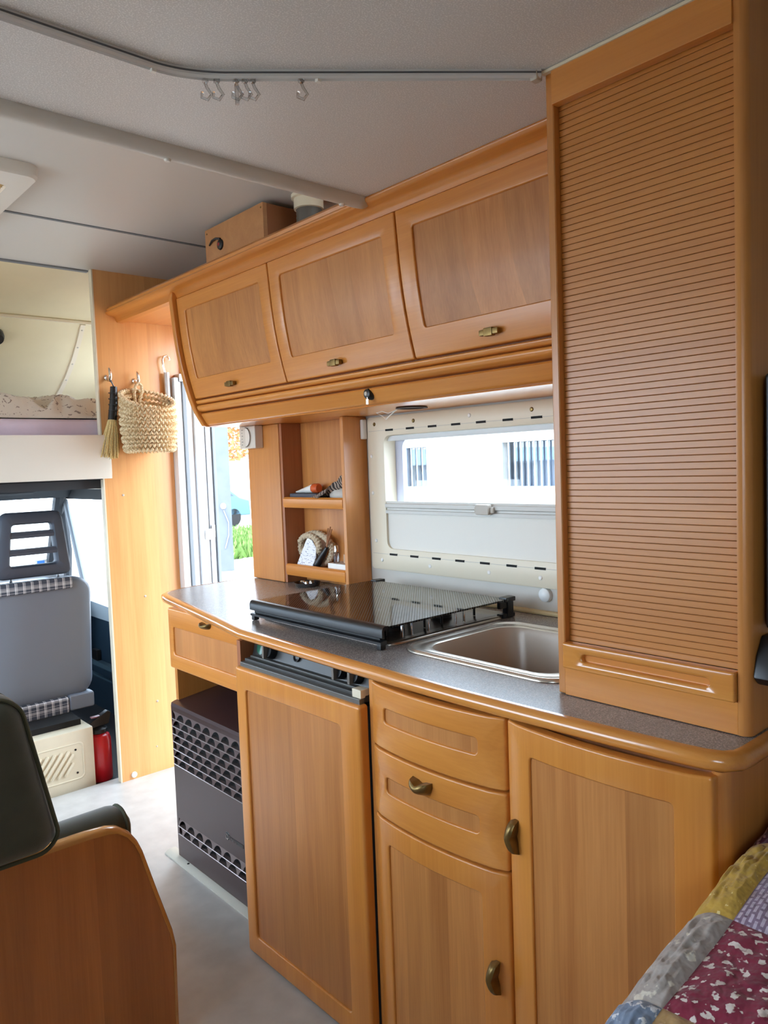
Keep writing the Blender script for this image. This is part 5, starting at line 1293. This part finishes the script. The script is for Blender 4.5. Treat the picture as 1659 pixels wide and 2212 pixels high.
# ------------------------------------------------------------------ black screen on the cabinet end at the right edge
tv = thing('television', 'black flat television hanging on the end of the shutter cabinet', 'television', (1.32, 0.42, 0.97))
box('screen_body', (1.089, 0.408, 0.970), (1.484, 0.434, 1.325), M_BLACK, tv, 0.008, 3)
box('screen_face', (1.104, 0.4065, 0.985), (1.469, 0.4082, 1.310), plain('screen_black', (8, 9, 14), 0.12), tv)
box('mount', (1.25, 0.4342, 1.10), (1.35, 0.4415, 1.22), M_BLACK, tv)
hd_ = tag(MB().prism([(1.094, 0.960), (1.076, 0.935), (1.066, 0.905), (1.080, 0.893), (1.098, 0.897), (1.104, 0.915), (1.125, 0.930), (1.125, 0.960)], 'Y', 0.416, 0.4412).build('black_clamp', M_BLACK, None, 0.004, 2), 'black plastic clamp under the television on the cabinet end', 'clamp')

# ================================================================== OUTSIDE
GZ = -0.75
gravel = speckle('pale_gravel', (150, 148, 144), (96, 94, 90), 14.0, 0.55, 0.9)
tag(box('ground', (-40, -40, GZ-0.2), (60, 60, GZ), gravel), 'pale gravel ground outside the camper', 'ground', None, 'structure')
# green verge with low plants
vg = MB()
rng = random.Random(5)
for k in range(5200):
    y = 14.6+rng.random()*5.6; x = y*0.50+rng.random()*y*0.16; h = 0.08+0.26*rng.random(); a = rng.uniform(0, PI)
    w = 0.05+0.05*rng.random()
    dx, dy = math.cos(a)*w, math.sin(a)*w
    lx, ly = rng.uniform(-.12, .12), rng.uniform(-.12, .12)
    vg.add([(x-dx, y-dy, GZ), (x+dx, y+dy, GZ), (x+lx, y+ly, GZ+h)], [(0, 1, 2)])
tag(vg.build('grass_verge', plain('fresh_green_leaf', (96, 128, 62), 0.8, nscale=3, namt=0.2), None, smooth=0, fix=False), 'bright green weedy verge seen through the entrance', 'grass', None, 'stuff')
# white single-storey house with barred windows
hs = thing('white_house', 'white house front with barred windows across the street', 'building', (12.2, 10.0, GZ))
M_HW = plain('white_render', (190, 188, 184), 0.9)
W1 = [(11.6, 12.45), (7.55, 9.55), (3.5, 5.0)]
hx, zlo, zhi = 11.6, 0.66, 1.55
pieces = []
ys = sorted([3.0, 14.6] + [q for w in W1 for q in w]); prev = 0.5
for a, b in sorted(W1):
    pieces.append(((hx, prev, GZ), (hx+0.3, a, 4.0))); pieces.append(((hx, a, GZ), (hx+0.3, b, zlo))); pieces.append(((hx, a, zhi), (hx+0.3, b, 4.0))); prev = b
pieces.append(((hx, prev, GZ), (hx+0.3, 15.2, 4.0)))
boxes('wall', pieces, M_HW, hs)
box('eave', (hx-0.55, 0.3, 2.75), (hx+3.0, 15.4, 2.95), plain('eave_grey', (200, 196, 190), 0.8), hs)
MB().prism([(hx-0.75, 2.951), (hx-0.75, 2.99), (hx+1.6, 3.9), (hx+3.0, 3.9), (hx+3.0, 2.951)], 'Y', 0.3, 15.4).build('roof', plain('clay_tile', (186, 110, 80), 0.9), hs)
box('room_behind', (hx+0.9, 0.5, GZ), (hx+1.0, 15.2, 2.7), plain('shaded_room', (165, 168, 178), 0.9), hs)
M_BAR = plain('grey_bars', (160, 167, 182), 0.5)
for a, b in W1:
    wn_ = box('window', (hx+0.10, a, zlo), (hx+0.12, b, zlo+0.04), M_BAR, hs)
    box('pane', (hx+0.20, a, zlo), (hx+0.21, b, zhi), glass('house_glass_%d' % int(a), (0.8, 0.85, 0.9), 0.15), wn_)
    n = int((b-a)/0.15)
    for k in range(n+1):
        y = a+(b-a)*k/n
        box('bar', (hx+0.04, y-0.014, zlo), (hx+0.065, y+0.014, zhi), M_BAR, wn_)
# concrete pole, fence, hedge, parked cars seen through the entrance
pl = thing('concrete_pole', 'pale concrete utility pole outside the entrance', 'pole', (7.46, 13.13, GZ))
MB().prism([(7.26, 13.12), (7.60, 12.98), (7.66, 13.14), (7.32, 13.28)], 'Z', GZ, 6.0).build('shaft', plain('pale_concrete', (92, 98, 108), 0.9, nscale=4, namt=0.08), pl)
MB().lathe([(0.0, -0.02), (0.055, -0.02), (0.06, 0.0)], (7.45, 13.03, 0.52), 'Y', 16).build('round_plate', M_WHITEPL, pl)
MB().tube([(7.45, 13.02, 0.44), (7.53, 12.99, 0.20), (7.52, 12.99, -0.05), (7.45, 13.02, -0.30)], 0.012, 6).build('cable', M_RUBBER, pl)
fn_ = thing('picket_fence', 'white railing fence beyond the parked car', 'fence', (15.8, 26.0, GZ))
box('fence_rail', (14.0, 26.0, 1.15), (17.6, 26.06, 1.55), M_WHITEPL, fn_)
box('fence_rail', (14.0, 26.0, 0.15), (17.6, 26.06, 0.35), M_WHITEPL, fn_)
for k in range(18):
    x = 14.0+0.2*k
    box('picket', (x, 26.01, 0.0), (x+0.115, 26.05, 1.16), M_WHITEPL, fn_)
def car(name, label, c, length, rz, col, h=1.45):
    t = thing(name, label, 'car', (c[0], c[1], GZ)); t.rotation_euler = (0, 0, rz)
    bpy.context.view_layer.update()
    prof = [(-0.5, 0.25), (-0.5, 0.62), (-0.42, 0.68), (-0.27, 0.72), (-0.17, 0.98), (0.22, 1.0), (0.38, 0.70), (0.49, 0.62), (0.5, 0.25)]
    def T(p): return Vector(c).to_3d()+Matrix.Rotation(rz, 3, 'Z') @ Vector(p)
    m = MB()
    lo = [T((x*length, -0.82, z*h)) + Vector((0, 0, GZ)) for x, z in prof]; hi = [T((x*length, 0.82, z*h)) + Vector((0, 0, GZ)) for x, z in prof]
    m.loops([lo, hi]).build('body', plain(name+'_paint', col, 0.25, coat=0.6), t, 0.06, 3)
    glassm = plain(name+'_glass', (60, 74, 84), 0.1)
    for sd in (-0.826, 0.826):
        q = [(-0.235, 0.73), (-0.155, 0.95), (0.20, 0.96), (0.315, 0.73)]
        MB().loops([[T((x*length, sd, z*h))+Vector((0, 0, GZ)) for x, z in q], [T((x*length, sd*1.004, z*h))+Vector((0, 0, GZ)) for x, z in q]]).build('side_window', glassm, t)
    for wx in (-0.31, 0.31):
        for sd in (-0.72, 0.72):
            ax = Matrix.Rotation(rz, 3, 'Z') @ Vector((0, 1, 0)); bx_ = Matrix.Rotation(rz, 3, 'Z') @ Vector((1, 0, 0))
            MB().lathe([(0.0, -0.1), (0.30, -0.1), (0.32, -0.06), (0.32, 0.06), (0.30, 0.1), (0.0, 0.1)], T((wx*length, sd, 0.32))+Vector((0, 0, GZ)), (ax, bx_, Vector((0, 0, 1))), 20).build('wheel', M_DARK, t)
    return t
car('parked_car', 'pale blue parked car behind the concrete pole', (12.2, 23.6), 4.0, 0.15, (50, 92, 112))
car('white_car', 'white parked car at the far side of the lot', (4.0, 25.0), 4.2, 0.1, (235, 238, 238))
tr_ = thing('autumn_tree', 'tree with orange leaves above the fence outside', 'tree', (16.6, 29.0, GZ))
MB().tube([(16.6, 29.0, GZ), (16.65, 29.0, 1.4), (16.5, 29.0, 2.6)], 0.12, 8, radii=[0.16, 0.12, 0.06]).build('trunk', plain('bark', (120, 96, 76), 0.9), tr_)
lv = MB(); rng = random.Random(9)
for k in range(1600):
    a = rng.uniform(0, 2*PI); q = rng.random()**0.5; zz = rng.uniform(1.6, 4.6)
    rr = 1.7*math.sin(PI*min(1, max(0.02, (zz-0.9)/3.6)))
    c = Vector((16.6+rr*q*math.cos(a), 29.0+rr*q*math.sin(a), zz)); s = 0.09
    d1 = Vector((rng.uniform(-1, 1), rng.uniform(-1, 1), rng.uniform(-1, 1))).normalized()*s; d2 = d1.cross(Vector((0.3, 0.5, 0.8))).normalized()*s
    lv.add([c-d1, c+d2, c+d1, c-d2], [(0, 1, 2, 3)])
lf = lv.build('foliage', plain('orange_leaf', (190, 120, 74), 0.8), tr_, smooth=0, fix=False); lf['kind'] = 'stuff'
# street ahead of the windscreen
bl2 = thing('row_of_houses', 'long pale house front beyond the windscreen', 'building', (6.0, 24.5, GZ))
box('wall', (-16, 27.0, GZ), (7.6, 28.0, 1.1), M_HW, bl2)
box('plinth', (-16, 26.9, GZ), (7.6, 27.0, -0.3), plain('grey_plinth', (180, 186, 190), 0.9), bl2)
MB().prism([(26.7, 1.1), (28.0, 1.9), (28.0, 1.1)], 'X', -16.2, 7.8).build('roof', plain('slate_blue_roof', (170, 196, 214), 0.8), bl2)
